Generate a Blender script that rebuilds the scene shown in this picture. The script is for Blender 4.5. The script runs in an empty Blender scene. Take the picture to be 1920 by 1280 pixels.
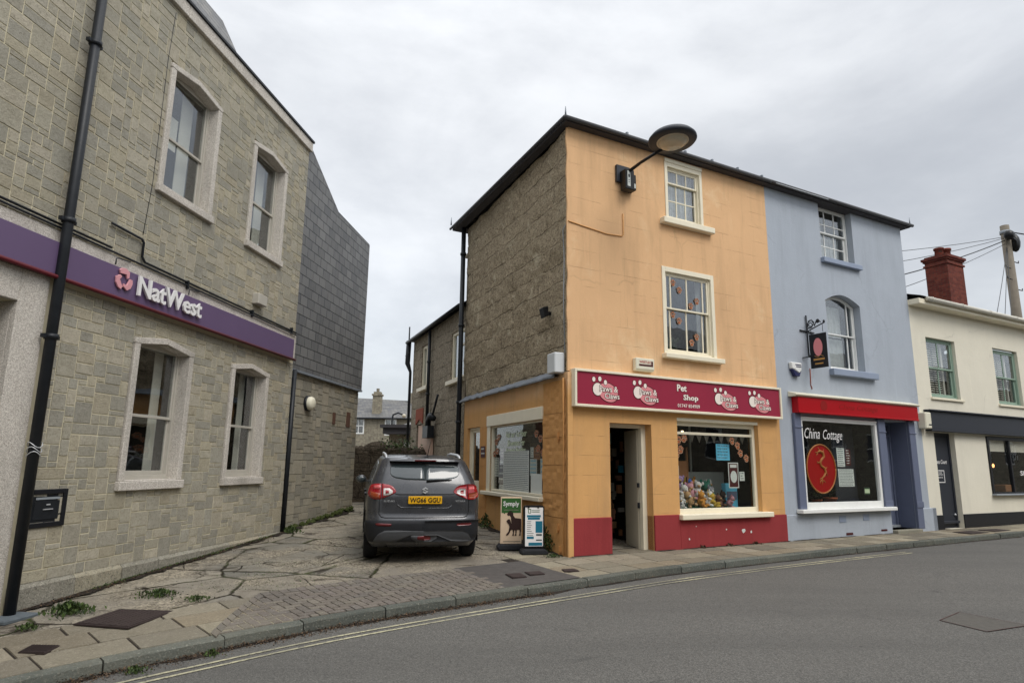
import bpy, bmesh, math, random
from mathutils import Vector, Matrix, noise
R=math.radians; random.seed(7)
scene=bpy.context.scene; COL=scene.collection
# ---------------------------------------------------------------- camera
FPX=1200.0; PITCH=math.atan(231/FPX); ROLL=0.0125; CAMZ=1.5
fw=Vector((0,math.cos(PITCH),math.sin(PITCH))); r0=Vector((1,0,0)); u0=r0.cross(fw)
cr=math.cos(ROLL)*r0+math.sin(ROLL)*u0; cu=-math.sin(ROLL)*r0+math.cos(ROLL)*u0
cam=bpy.data.cameras.new('camera'); camo=bpy.data.objects.new('camera',cam); COL.objects.link(camo)
m=Matrix((cr,cu,-fw)).transposed().to_4x4(); m.translation=Vector((0,0,CAMZ)); camo.matrix_world=m
cam.sensor_width=36; cam.lens=FPX/1920*36; cam.clip_end=2000; cam.clip_start=.05; scene.camera=camo
# ---------------------------------------------------------------- sky, sun, exposure
SUN_EL,SUN_AZ=R(50),R(138)   # azimuth clockwise from +Y: high, behind the camera to the right
w=bpy.data.worlds.new('World'); scene.world=w; w.use_nodes=True
nt=w.node_tree; N=nt.nodes; L=nt.links; N.clear()
def nd(t,**k):
    n=N.new(t)
    for a,b in k.items(): setattr(n,a,b)
    return n
out=nd('ShaderNodeOutputWorld'); tc=nd('ShaderNodeTexCoord')
sky=nd('ShaderNodeTexSky'); sky.sky_type='NISHITA'; sky.sun_disc=False; sky.sun_elevation=SUN_EL; sky.sun_rotation=SUN_AZ
bs=nd('ShaderNodeBackground'); bs.inputs[1].default_value=.03; L.new(sky.outputs[0],bs.inputs[0])
mp=nd('ShaderNodeMapping'); mp.inputs['Scale'].default_value=(1,1,2.3); mp.inputs['Location'].default_value=(.37,.2,.1); L.new(tc.outputs['Generated'],mp.inputs[0])
n1=nd('ShaderNodeTexNoise'); n1.inputs['Scale'].default_value=2.1; n1.inputs['Detail'].default_value=8; n1.inputs['Roughness'].default_value=.5; n1.inputs['Distortion'].default_value=.35; L.new(mp.outputs[0],n1.inputs[0])
cr1=nd('ShaderNodeValToRGB'); cr1.color_ramp.interpolation='B_SPLINE'; e=cr1.color_ramp.elements
e[0].position=.34; e[0].color=(.43,.438,.448,1); e[1].position=.68; e[1].color=(.69,.695,.695,1); e.new(.5).color=(.53,.538,.545,1); n2=nd('ShaderNodeTexNoise'); n2.inputs['Scale'].default_value=6.5; n2.inputs['Detail'].default_value=9; n2.inputs['Roughness'].default_value=.6; L.new(mp.outputs[0],n2.inputs[0])
nm=nd('ShaderNodeMath',operation='MULTIPLY_ADD'); L.new(n2.outputs[0],nm.inputs[0]); nm.inputs[1].default_value=.26; nm2=nd('ShaderNodeMath',operation='SUBTRACT'); L.new(n1.outputs[0],nm2.inputs[0]); nm2.inputs[1].default_value=.13; L.new(nm2.outputs[0],nm.inputs[2]); L.new(nm.outputs[0],cr1.inputs[0])
# overcast sky: brighter towards the zenith and towards the hidden sun behind the camera
sx=nd('ShaderNodeSeparateXYZ'); L.new(tc.outputs['Generated'],sx.inputs[0])
def mth(op,a,b=None,c=False):
    n=nd('ShaderNodeMath',operation=op); n.use_clamp=c
    for i,v in enumerate((a,b)):
        if v is None: continue
        if isinstance(v,(int,float)): n.inputs[i].default_value=v
        else: L.new(v,n.inputs[i])
    return n.outputs[0]
zen=mth('MULTIPLY',mth('POWER',mth('MAXIMUM',sx.outputs[2],0.001),3.5),2.2)
dp=nd('ShaderNodeVectorMath',operation='DOT_PRODUCT'); L.new(tc.outputs['Generated'],dp.inputs[0])
dp.inputs[1].default_value=(math.sin(SUN_AZ)*math.cos(SUN_EL),math.cos(SUN_AZ)*math.cos(SUN_EL),math.sin(SUN_EL))
sunw=mth('MULTIPLY',mth('POWER',mth('MAXIMUM',dp.outputs['Value'],0.001),3.0),1.3)
dl=nd('ShaderNodeVectorMath',operation='DOT_PRODUCT'); L.new(tc.outputs['Generated'],dl.inputs[0]); dl.inputs[1].default_value=(-.26,.93,.26)
lo=mth('MULTIPLY',mth('POWER',mth('MAXIMUM',dl.outputs['Value'],0.001),9.0),.26)
st=mth('ADD',mth('ADD',mth('ADD',zen,sunw),.92),lo)
bc=nd('ShaderNodeBackground'); L.new(cr1.outputs[0],bc.inputs[0]); L.new(st,bc.inputs[1])
ad=nd('ShaderNodeAddShader'); L.new(bs.outputs[0],ad.inputs[0]); L.new(bc.outputs[0],ad.inputs[1]); L.new(ad.outputs[0],out.inputs[0])
sl=bpy.data.lights.new('sun','SUN'); sl.energy=1.25; sl.angle=R(25); sl.color=(1,.96,.9); so=bpy.data.objects.new('sun',sl); COL.objects.link(so)
so.rotation_euler=Vector((math.sin(SUN_AZ)*math.cos(SUN_EL),math.cos(SUN_AZ)*math.cos(SUN_EL),math.sin(SUN_EL))).to_track_quat('Z','Y').to_euler()
so['kind']='structure'
scene.view_settings.view_transform='Standard'; scene.view_settings.look='None'; scene.view_settings.exposure=0.13; scene.view_settings.gamma=1
scene.cycles.max_bounces=7; scene.cycles.transparent_max_bounces=8; scene.cycles.glossy_bounces=3; scene.cycles.diffuse_bounces=3
# ---------------------------------------------------------------- ground height and frames
def sm(a,b,x):
    t=min(1,max(0,(x-a)/(b-a))); return t*t*(3-2*t)
def G(X,Y):
    c=.042+(.012-.042)*sm(-1,3,X); Y=max(-12,min(30,Y)); return c*(Y-10.6)
class Fr:
    def __init__(s,o,deg): s.o=Vector((o[0],o[1],0)); s.a=R(deg); s.d=Vector((math.cos(s.a),math.sin(s.a),0)); s.n=Vector((-s.d.y,s.d.x,0))
    def w(s,x,y,z=0): return s.o+s.d*x+s.n*y+Vector((0,0,z))
NW=Fr((-4.576,13.231),82.314); PF=Fr((1.004,11.041),28.311); PS=Fr((1.004,11.041),-67.652); WD=Fr((0,0),0)
# ---------------------------------------------------------------- materials
MATS={}
class MT:
    def __init__(s,name):
        s.m=bpy.data.materials.new(name); s.m.use_nodes=True; s.t=s.m.node_tree; s.N=s.t.nodes; s.L=s.t.links; s.b=s.N['Principled BSDF']; s.tc=s.N.new('ShaderNodeTexCoord'); s.P=s.tc.outputs['Object']
    def n(s,t,ins=None,**k):
        n=s.N.new(t)
        for a,b in k.items(): setattr(n,a,b)
        for a,b in (ins or {}).items():
            if isinstance(b,bpy.types.NodeSocket): s.L.new(b,n.inputs[a])
            else: n.inputs[a].default_value=b
        return n
    def map(s,scale=(1,1,1),loc=(0,0,0),rot=(0,0,0),src=None): return s.n('ShaderNodeMapping',{0:src or s.P,'Scale':scale,'Location':loc,'Rotation':rot}).outputs[0]
    def noise(s,sc,det=4,rough=.55,src=None,dist=0): return s.n('ShaderNodeTexNoise',{0:src or s.P,'Scale':sc,'Detail':det,'Roughness':rough,'Distortion':dist}).outputs[0]
    def ramp(s,fac,pts):
        n=s.N.new('ShaderNodeValToRGB'); s.L.new(fac,n.inputs[0]); e=n.color_ramp.elements
        for i,(p,c) in enumerate(pts):
            if i<2: q=e[i]; q.position=p
            else: q=e.new(p)
            q.color=(*c,1) if hasattr(c,'__len__') else (c,c,c,1)
        return n.outputs[0]
    def mix(s,f,a,b,mode='MIX'):
        n=s.N.new('ShaderNodeMix'); n.data_type='RGBA'; n.blend_type=mode
        for i,v in ((0,f),(6,a),(7,b)):
            if isinstance(v,bpy.types.NodeSocket): s.L.new(v,n.inputs[i])
            elif i==0: n.inputs[0].default_value=v
            else: n.inputs[i].default_value=(*v,1)
        return n.outputs[2]
    def math(s,op,a,b=0,cl=False):
        n=s.N.new('ShaderNodeMath'); n.operation=op; n.use_clamp=cl
        for i,v in enumerate((a,b)):
            if isinstance(v,bpy.types.NodeSocket): s.L.new(v,n.inputs[i])
            else: n.inputs[i].default_value=v
        return n.outputs[0]
    def bump(s,h,st,dist=.01,prev=None):
        n=s.n('ShaderNodeBump',{'Height':h,'Strength':st,'Distance':dist})
        if prev: s.L.new(prev,n.inputs['Normal'])
        return n.outputs[0]
    def done(s,col=None,rough=.8,nrm=None,metal=0,spec=.3,**k):
        b=s.b
        for key,v in (('Base Color',col),('Roughness',rough),('Normal',nrm),('Metallic',metal),('Specular IOR Level',spec)):
            if v is None: continue
            if isinstance(v,bpy.types.NodeSocket): s.L.new(v,b.inputs[key])
            else: b.inputs[key].default_value=(*v,1) if key=='Base Color' else v
        for a,v in k.items(): b.inputs[a].default_value=v
        MATS[s.m.name]=s.m; return s.m
def H(h):
    c=[int(h[i:i+2],16)/255 for i in (0,2,4)]; return tuple(x/12.92 if x<=.04045 else ((x+.055)/1.055)**2.4 for x in c)
def sc(c,k): return tuple(min(1,x*k) for x in c)
def PL(name,col,rough=.6,var=.08,vs=3,bump=.15,bs=60,metal=0,spec=.3,dist=.004,stain=0):
    if isinstance(col,str): col=H(col)
    t=MT(name); f=t.noise(vs,6,.6); c=t.mix(f,sc(col,1-var*2),sc(col,1+var*2))
    if stain:
        g=t.ramp(t.noise(1.1,9,.7),[(.5,0),(.72,1)]); c=t.mix(t.math('MULTIPLY',g,stain),c,sc(col,.55))
    nr=t.bump(t.noise(bs,5,.65),bump,dist) if bump else None
    return t.done(c,rough,nr,metal,spec)
def wall_stucco(name,col,dark,lines=False,bs=45,bump=.35,patch=None,low=None,chip=None):
    col=H(col); t=MT(name); c=t.mix(t.noise(1.3,8,.62),sc(col,.90),sc(col,1.08))
    c=t.mix(t.ramp(t.noise(30,5,.7),[(.3,.0),(.8,.22)]),c,sc(col,.72))
    if patch: c=t.mix(t.math('MULTIPLY',t.ramp(t.noise(.75,7,.7,dist=.6),[(.55,0),(.68,1)]),.55),c,H(patch))
    if low:   # the ground floor is painted a deeper ochre
        zz=t.math('ADD',t.n('ShaderNodeSeparateXYZ',{0:t.P}).outputs[2],t.math('MULTIPLY',t.noise(2.5,6,.7),.25)); c=t.mix(t.ramp(t.math('SUBTRACT',zz,2.8),[(.0,1),(.22,0)]),c,t.mix(t.noise(2.2,8,.7),sc(H(low),.84),sc(H(low),1.12)))
    if chip: c=t.mix(t.ramp(t.noise(6,6,.7,dist=.8,src=t.map(loc=(1,2,3))),[(.715,0),(.73,1)]),c,H(chip))
    cr_=t.n('ShaderNodeTexVoronoi',{0:t.map(src=t.n('ShaderNodeMix',{0:.3,4:t.P,5:t.n('ShaderNodeTexNoise',{0:t.P,'Scale':2.2,'Detail':6}).outputs['Color']},data_type='VECTOR').outputs[1]),'Scale':.5},feature='DISTANCE_TO_EDGE')
    c=t.mix(t.math('MULTIPLY',t.ramp(cr_.outputs[0],[(.0015,.3),(.005,0)]),t.ramp(t.noise(.9,3,.6,src=t.map(loc=(6,1,2))),[(.5,0),(.58,1)])),c,sc(col,.45))
    st=t.noise(1.0,6,.6,src=t.map((2.2,2.2,.35))); c=t.mix(t.math('MULTIPLY',t.ramp(st,[(.50,0),(.72,1)]),dark),c,sc(col,.5)); s2=t.noise(1.0,8,.7,src=t.map((9,9,.5),(3,3,3))); c=t.mix(t.math('MULTIPLY',t.ramp(s2,[(.56,0),(.74,1)]),dark*.9),c,sc(col,.45)); s3=t.noise(1.0,7,.7,src=t.map((7,7,.4),(8,1,3))); c=t.mix(t.math('MULTIPLY',t.ramp(s3,[(.58,0),(.75,1)]),.35),c,sc(col,1.25))
    h=t.noise(bs,6,.65); nr=t.bump(h,bump,.006)
    nr=t.bump(t.noise(3,4,.5),.35,.02,nr)
    if lines:
        uv=t.n('ShaderNodeCombineXYZ',{0:t.n('ShaderNodeSeparateXYZ',{0:t.P}).outputs[0],1:t.n('ShaderNodeSeparateXYZ',{0:t.P}).outputs[2]}).outputs[0]
        b=t.n('ShaderNodeTexBrick',{0:uv,'Scale':1,'Mortar Size':.003,'Mortar Smooth':.3,'Brick Width':2.6,'Row Height':.335})
        k=t.math('MULTIPLY',b.outputs['Fac'],t.ramp(t.noise(1.7,3,.6),[(.47,0),(.60,1)]))
        c=t.mix(t.math('MULTIPLY',k,.55),c,sc(col,.42)); nr=t.bump(t.math('MULTIPLY',k,-1),.7,.008,nr)
    return t.done(c,.85,nr,0,.2)
M=MATS
wall_stucco('orange_render','E0B588',.36,True,patch='EACCA2',low='D3A269',chip='c99465')
wall_stucco('orange_rough','D09A60',.3,False,22,.9)
wall_stucco('blue_render','ABB2BB',.22,False,30,.8,chip='8d939c')
wall_stucco('cream_render','E3DDCB',.10,False,55,.4)
wall_stucco('red_render','93393B',.3,False,40,.5,chip='b9a39c')
wall_stucco('grey_cement','8C8879',.3,False,30,.6)
PL('cream_paint','E9E0C8',.45,.04,4,.15,30,stain=.18); PL('white_paint','E6E6E2',.4,.03,4,.1,30,stain=.12); PL('blue_paint','646B80',.5,.05,4,.1); PL('blue_trim','8E99AC',.6,.05,4,.1)
PL('green_paint','8FA594',.5,.05); PL('black_paint','1B1C20',.4,.08,3,.1); PL('black_plastic','17181a',.35,.1,6,.05); PL('charcoal_paint','30333A',.5,.05)
PL('pipe_black','202327',.42,.25,9,.2,25); PL('roof_felt','454346',.75,.2,3,.3,30); PL('lead','7C828A',.55,.2,6,.6,14,dist=.02)
PL('window_grey','B4AFA4',.5,.07,5,.1,stain=.15); PL('sign_pink','D79AA0',.45,.02); PL('sign_white','E8E6E4',.35,.02,bump=0); PL('maroon_panel','93283F',.42,.05,2,.05); PL('dark_text','4A1A1C',.5,.02,bump=0)
PL('logo_pink','DC8A8E',.45,.02,bump=0); PL('logo_white','EFE3D8',.45,.02,bump=0); PL('logo_green','C9D6B4',.45,.02,bump=0)
PL('purple_panel','655372',.4,.04,2,.05,spec=.4); PL('dark_red','5C1A22',.4,.06,5,.1); PL('red_panel','A80A16',.3,.05,2,.03); PL('red_oval','8C1411',.35,.06,bump=0); PL('gold','B98A4A',.45,.05,bump=0); PL('navy_text','2B2E55',.5,bump=0)
PL('granite_dark','5A6166',.8,.2,14,.5,50); PL('sticker_dark','2a2320',.5,bump=0); PL('sticker','E2B08E',.5,.03,bump=0); PL('sticker_core','B5683F',.5,.05,bump=0); PL('paper','CFD3CE',.7,.04,6,.1); PL('paper_ink','4d5a5c',.7,.1,bump=0); PL('blue_paper','63B9DA',.6,.03,bump=0)
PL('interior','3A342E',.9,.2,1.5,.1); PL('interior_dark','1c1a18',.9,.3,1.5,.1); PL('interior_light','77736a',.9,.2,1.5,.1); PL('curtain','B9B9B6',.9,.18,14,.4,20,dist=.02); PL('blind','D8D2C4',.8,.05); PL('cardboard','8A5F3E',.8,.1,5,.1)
PL('terracotta','A5583A',.8,.12,6,.2); PL('green_cloth','1F6A4A',.9,.15); PL('teal','1F6E86',.5,.08,bump=0); PL('sign_green','35602F',.5,.04,bump=0); PL('board_beige','D8BFA2',.6,.04,bump=.05); PL('dog_brown','32201c',.6,.1,bump=0); PL('rubber','26272a',.85,.15,8,.4,30)
PL('timber_old','57493a',.85,.25,8,.4,20); PL('gutter_cream','C9C5B8',.5,.05,4,.1); PL('patch_brown','5E4438',.9,.2,10,.4); PL('dull_gold','9A6230',.5,.08,bump=0); PL('box_white','CDD0D1',.45,.05); PL('pole_wood','756d61',.85,.15,5,.5,25); PL('cover_iron','3c3230',.75,.2,8,.5,30,metal=.2); PL('silver','C9CBCD',.3,.03,bump=0,metal=.35); PL('steel_grey','8F959A',.45,.05); PL('plastic_grey','A9AEB3',.5,.04); PL('plastic_cream','DED9C4',.45,.05)
PL('pink_door','C9AA96',.6,.06,3,.1,stain=.3); PL('brick_red','8f4a36',.85,.2,12,.5,30); PL('moss','3d4520',.95,.3,12,.6,20,dist=.02); PL('soil','2f2822',.95,.3,10,.8,20,dist=.03)
PL('chrome_text','C9CBCD',.25,.02,bump=0,metal=.7); PL('plate_yellow','E0A91C',.4,.03,bump=0); PL('skid_grey','47484a',.5,.08,8,.2); PL('car_plastic','222326',.7,.1,10,.25,90)
PL('lens_red','8E0F18',.12,.05,bump=0,spec=.7); PL('lens_pink','C05A5A',.12,.05,bump=0,spec=.7); PL('lens_clear','C9C5C0',.1,.05,bump=0,spec=.7); PL('lens_amber','8a3b1c',.12,.05,bump=0,spec=.7); PL('reflector','5f1418',.25,.05,bump=0,spec=.6)
PL('tyre','18181a',.85,.2,20,.4,60); PL('rim','6d7074',.35,.1,bump=0,metal=.6)
def car_paint():
    t=MT('car_paint'); c=t.mix(t.noise(2,5,.6),(.035,.037,.042),(.05,.052,.058)); c=t.mix(t.math('MULTIPLY',t.ramp(t.noise(5,9,.75),[(.5,0),(.75,1)]),.35),c,(.12,.115,.105))
    t.done(c,t.ramp(t.noise(7,6,.6),[(.3,.22),(.7,.38)]),t.bump(t.noise(60,3,.5),.05,.001),.25,.5,**{'Coat Weight':.6,'Coat Roughness':.08})
car_paint()
def glass(name,tint=(.93,.95,.95),base=.10,rough=.015,wavy=.05):
    t=MT(name); t.N.remove(t.b); o=t.N['Material Output']
    fr=t.n('ShaderNodeLayerWeight',{'Blend':.5}); f=t.math('ADD',t.math('MULTIPLY',t.math('POWER',fr.outputs['Facing'],4.0),.8),base,True)
    tr=t.n('ShaderNodeBsdfTransparent',{0:(*tint,1)}); nr=t.bump(t.noise(1.6,2,.5),wavy,.05)
    gl=t.n('ShaderNodeBsdfGlossy',{'Color':(.95,.97,1,1),'Roughness':rough,'Normal':nr}); mx=t.n('ShaderNodeMixShader',{0:f,1:tr.outputs[0],2:gl.outputs[0]})
    t.L.new(mx.outputs[0],o.inputs[0]); M[name]=t.m
glass('window_glass'); PL('gutter_grey','4b4b4d',.6,.1,5,.1); PL('car_glass_dark','3A4244',.06,.2,1.2,0,spec=.8); glass('shop_glass',(.97,.98,.97),.035); glass('car_glass',(.22,.25,.25),.12)
def emis(name,col,s):
    t=MT(name); t.done(H(col),.5); t.b.inputs['Emission Color'].default_value=(*H(col),1); t.b.inputs['Emission Strength'].default_value=s
emis('bulb_lit','FFE2B0',6); emis('bulb_warm','FFB070',3)
PL('lamp_glass','B3AB98',.25,.1,9,.2,20,spec=.6)
def block_stone(name,rough=.88,grain=.35,bmp=.7):   # colour of each block comes from its own attribute
    t=MT(name); a=t.n('ShaderNodeAttribute',attribute_name='Col').outputs['Color']
    c=t.mix(t.ramp(t.noise(7,9,.75),[(.3,0),(.7,1)]),t.mix(.75,a,(.66,.65,.61),'MULTIPLY'),a)
    c=t.mix(t.ramp(t.noise(34,7,.8),[(.50,0),(.66,grain*1.5)]),c,(.10,.09,.07)); c=t.mix(t.ramp(t.noise(48,6,.8,src=t.map(loc=(3,1,5))),[(.54,0),(.68,grain)]),c,(.62,.58,.48))
    c=t.mix(t.math('MULTIPLY',t.ramp(t.noise(.55,6,.6),[(.45,0),(.75,1)]),.35),c,(.24,.225,.17))
    h=t.math('ADD',t.noise(14,9,.7),t.noise(60,4,.6)); t.done(c,rough,t.bump(h,bmp,.012),0,.15)
block_stone('ashlar_stone'); block_stone('flag_stone',.85,.4,.6); block_stone('plinth_stone',.95,.75,1.0)
PL('mortar','CDC4A8',.9,.08,6,.5,40); PL('mortar_dark','615a4c',.95,.2,6,.6,30)
def pebble(name,a,b,scale=110):
    t=MT(name); v=t.n('ShaderNodeTexVoronoi',{0:t.P,'Scale':scale}); c=t.mix(t.n('ShaderNodeSeparateColor',{0:v.outputs['Color']}).outputs[0],H(a),H(b))
    c=t.mix(t.ramp(t.noise(.8,7,.65,src=t.map((2,2,.6))),[(.5,0),(.8,.5)]),c,H('5e5a50')); t.done(c,.85,t.bump(v.outputs[0],.5,.004),0,.2)
pebble('cast_stone','A49C92','DCD6CC',120)
def slate(name,a='595A5C',b='727272',bw=.34,rh=.22,ax=0,ms=.010,tone=.22):
    t=MT(name); s=t.n('ShaderNodeSeparateXYZ',{0:t.P}).outputs; uv=t.n('ShaderNodeCombineXYZ',{0:s[ax],1:s[2]}).outputs[0]
    k=t.n('ShaderNodeTexBrick',{0:uv,'Scale':1,'Mortar Size':ms,'Mortar Smooth':.1,'Brick Width':bw,'Row Height':rh,'Color1':(*H(a),1),'Color2':(*H(b),1),'Mortar':(.015,.016,.018,1),'Bias':0})
    c=t.mix(t.ramp(t.noise(5,8,.7,src=t.map((3,3,.7))),[(.4,0),(.75,.5)]),k.outputs['Color'],H('7b7a74')); c=t.mix(t.ramp(t.noise(.6,5,.6),[(.4,0),(.8,tone)]),c,H('2c2e30'))
    row=t.math('FRACT',t.math('DIVIDE',s[2],rh)); nr=t.bump(t.math('SUBTRACT',1,row),.5,.02); nr=t.bump(t.math('MULTIPLY',k.outputs['Fac'],-1),.8,.01,nr); nr=t.bump(t.noise(25,6,.6),.3,.006,nr)
    t.done(c,.55,nr,0,.4)
slate('slate_hung'); slate('slate_roof','55565a','74726e',.3,.16,0)
def rubble(name,a,b,cw=.95,ch=.36,line=.55,light=None):   # weathered squared rubble, broken courses
    t=MT(name); s=t.n('ShaderNodeSeparateXYZ',{0:t.P}).outputs
    wob=t.math('MULTIPLY',t.math('SUBTRACT',t.noise(1.4,4,.6),.5),.22); wob2=t.math('MULTIPLY',t.math('SUBTRACT',t.noise(2.7,4,.6,src=t.map(loc=(9,3,1))),.5),.35)
    uv=t.n('ShaderNodeCombineXYZ',{0:t.math('ADD',s[0],wob2),1:t.math('ADD',s[2],wob)}).outputs[0]
    k=t.n('ShaderNodeTexBrick',{0:uv,'Scale':1,'Mortar Size':.02,'Mortar Smooth':.8,'Brick Width':cw,'Row Height':ch,'Color1':(*H(a),1),'Color2':(*H(b),1),'Mortar':(*sc(H(a),.35),1)},offset_frequency=2,squash=.7,squash_frequency=3)
    msk=t.math('MULTIPLY',k.outputs['Fac'],t.ramp(t.noise(2.2,3,.6),[(.42,.1),(.58,1)]))
    base=t.mix(t.noise(1.1,6,.6),H(a),H(b)); fl=t.noise(17,9,.82,dist=.5,src=t.map(loc=(5,5,5))); pit=t.noise(26,10,.78,dist=.4); mid=t.noise(7,9,.7,dist=.8)
    c=t.mix(t.ramp(pit,[(.41,1),(.52,0)]),base,sc(H(a),.36)); c=t.mix(t.ramp(mid,[(.5,0),(.7,.55)]),c,sc(H(b),1.35)); c=t.mix(t.math('MULTIPLY',msk,line),c,sc(H(a),.30)); c=t.mix(t.ramp(fl,[(.55,0),(.66,.8)]),c,sc(H(b),1.7))
    if light: c=t.mix(t.ramp(t.noise(1.7,8,.75,dist=.5),[(.56,0),(.66,.8)]),c,H(light))
    h=t.math('ADD',t.math('ADD',t.math('MULTIPLY',pit,.8),t.math('MULTIPLY',mid,1.4)),t.math('MULTIPLY',msk,-.9)); t.done(c,.95,t.bump(h,1,.045),0,.1)
rubble('rubble_wall','a4947c','bcad93',1.3,.40,.4,light='d6cbb0'); rubble('rubble_rear','9b907f','b0a592',.7,.33); rubble('rubble_low','4d463c','675d50',.5,.25)
def asphalt():
    t=MT('asphalt'); v=t.n('ShaderNodeTexVoronoi',{0:t.P,'Scale':95}); a=t.n('ShaderNodeSeparateColor',{0:v.outputs['Color']}).outputs[0]
    c=t.mix(t.ramp(a,[(.1,0),(.95,1)]),(.078,.075,.069),(.165,.158,.144)); c=t.mix(t.ramp(t.noise(.35,7,.6),[(.35,0),(.75,.6)]),c,(.115,.111,.102)); c=t.mix(t.ramp(t.noise(1,5,.6,src=t.map((.12,1.1,1),rot=(0,0,-.65))),[(.45,0),(.7,.45)]),c,(.075,.073,.068)); c=t.mix(t.ramp(t.noise(.9,9,.75,dist=.9,src=t.map(loc=(7,2,0))),[(.63,0),(.67,.6)]),c,(.045,.044,.042)); c=t.mix(t.ramp(t.noise(1.6,8,.72,dist=.5),[(.6,0),(.72,.5)]),c,(.05,.05,.048))
    c=t.mix(t.ramp(t.noise(45,4,.7),[(.5,0),(.68,.5)]),c,(.05,.048,.045)); v2=t.n('ShaderNodeTexVoronoi',{0:t.P,'Scale':26}); c=t.mix(t.ramp(v2.outputs[0],[(.04,.7),(.075,0)]),c,(.3,.29,.26))
    t.done(c,.86,t.bump(t.math('ADD',v.outputs[0],t.noise(30,6,.7)),.55,.006),0,.25)
asphalt(); PL('asphalt_patch','56534e',.9,.15,14,.6,60,dist=.006); PL('patch_seam','4a3431',.9,.3,20,.3); PL('tarmac_patch','504c49',.9,.2,8,.6,60,dist=.006)
def broken_concrete():
    t=MT('broken_concrete'); wp=t.n('ShaderNodeMix',{0:.22},data_type='VECTOR'); nz=t.n('ShaderNodeTexNoise',{0:t.P,'Scale':1.1,'Detail':9,'Roughness':.7})
    t.L.new(t.P,wp.inputs[4]); t.L.new(nz.outputs['Color'],wp.inputs[5]); P=t.map((1,1,0),src=wp.outputs[1])
    v=t.n('ShaderNodeTexVoronoi',{0:P,'Scale':.78},feature='DISTANCE_TO_EDGE'); vc=t.n('ShaderNodeTexVoronoi',{0:P,'Scale':.78}); sp=t.n('ShaderNodeSeparateColor',{0:vc.outputs['Color']}).outputs
    base=t.ramp(sp[0],[(0,H('77736b')),(.3,H('8d877b')),(.6,H('7f786d')),(.85,H('64645f')),(1,H('979082'))])
    ag=t.n('ShaderNodeTexVoronoi',{0:t.P,'Scale':42}); agc=t.n('ShaderNodeSeparateColor',{0:ag.outputs['Color']}).outputs[0]
    c=t.mix(t.math('MULTIPLY',t.ramp(t.noise(1.1,4,.5),[(.4,0),(.6,1)]),.75),base,t.mix(agc,H('4c463d'),H('b8ad98')))
    c=t.mix(t.ramp(t.noise(3.2,9,.75),[(.45,0),(.7,.6)]),c,H('5d5548')); c=t.mix(t.ramp(t.noise(1.9,8,.7,src=t.map(loc=(4,7,0)),dist=.7),[(.55,0),(.63,.8)]),c,H('38312a'))
    crack=t.math('MULTIPLY',t.ramp(v.outputs[0],[(.003,1),(.015,0)]),t.ramp(t.noise(1.3,3,.6,src=t.map(loc=(2,8,0))),[(.36,.25),(.5,1)])); c=t.mix(crack,c,t.mix(t.ramp(t.noise(2.5,4,.6),[(.45,0),(.6,1)]),H('2a231b'),H('3c4421')))
    v3=t.n('ShaderNodeTexVoronoi',{0:t.map((1,1,0),(3,5,0),src=wp.outputs[1]),'Scale':1.7},feature='DISTANCE_TO_EDGE'); crack2=t.math('MULTIPLY',t.ramp(v3.outputs[0],[(.003,1),(.012,0)]),t.ramp(t.noise(.8,4,.6,src=t.map(loc=(1,4,0))),[(.5,0),(.56,1)])); c=t.mix(crack2,c,H('241e18')); crack=t.math('MAXIMUM',crack,crack2)
    h=t.math('ADD',t.math('MULTIPLY',crack,-2.2),t.math('ADD',t.math('MULTIPLY',ag.outputs[0],.35),t.noise(5,8,.7))); t.done(c,.92,t.bump(h,.9,.02),0,.15)
broken_concrete()
def worn_line():
    t=MT('worn_line'); f=t.ramp(t.noise(22,9,.8),[(.38,0),(.50,1)]); g=t.ramp(t.noise(.8,5,.6),[(.40,.35),(.60,1)])
    c=t.mix(t.math('MULTIPLY',f,g),(.115,.112,.103),H('BEB899')); t.done(c,.85,t.bump(t.noise(90,4,.6),.4,.004),0,.2)
worn_line()
def brickm(name,a,b,m_,bw=.22,rh=.075,ax=0):
    t=MT(name); s=t.n('ShaderNodeSeparateXYZ',{0:t.P}).outputs; uv=t.n('ShaderNodeCombineXYZ',{0:t.math('ADD',s[0],s[1]),1:s[2]}).outputs[0]
    k=t.n('ShaderNodeTexBrick',{0:uv,'Scale':1,'Mortar Size':.006,'Brick Width':bw,'Row Height':rh,'Color1':(*H(a),1),'Color2':(*H(b),1),'Mortar':(*H(m_),1)})
    c=t.mix(t.ramp(t.noise(5,8,.7),[(.45,0),(.75,.7)]),k.outputs['Color'],H('3a221e')); t.done(c,.9,t.bump(t.math('ADD',t.math('MULTIPLY',k.outputs['Fac'],-1),t.noise(40,5,.6)),.6,.01),0,.15)
brickm('chimney_brick','64302a','7a3f33','57483f'); brickm('far_stone','857f70','98917f','77705f',.5,.22)
def foliage(name,a,b):
    t=MT(name); o=t.n('ShaderNodeAttribute',attribute_name='Col').outputs['Color']; c=t.mix(t.n('ShaderNodeSeparateColor',{0:o}).outputs[0],H(a),H(b)); t.done(c,.6,None,0,.3)
foliage('leaf','212f18','4f6030'); foliage('debris','1d1612','66503a'); foliage('toy_mix','5a3a2a','d8b98a')
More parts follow.
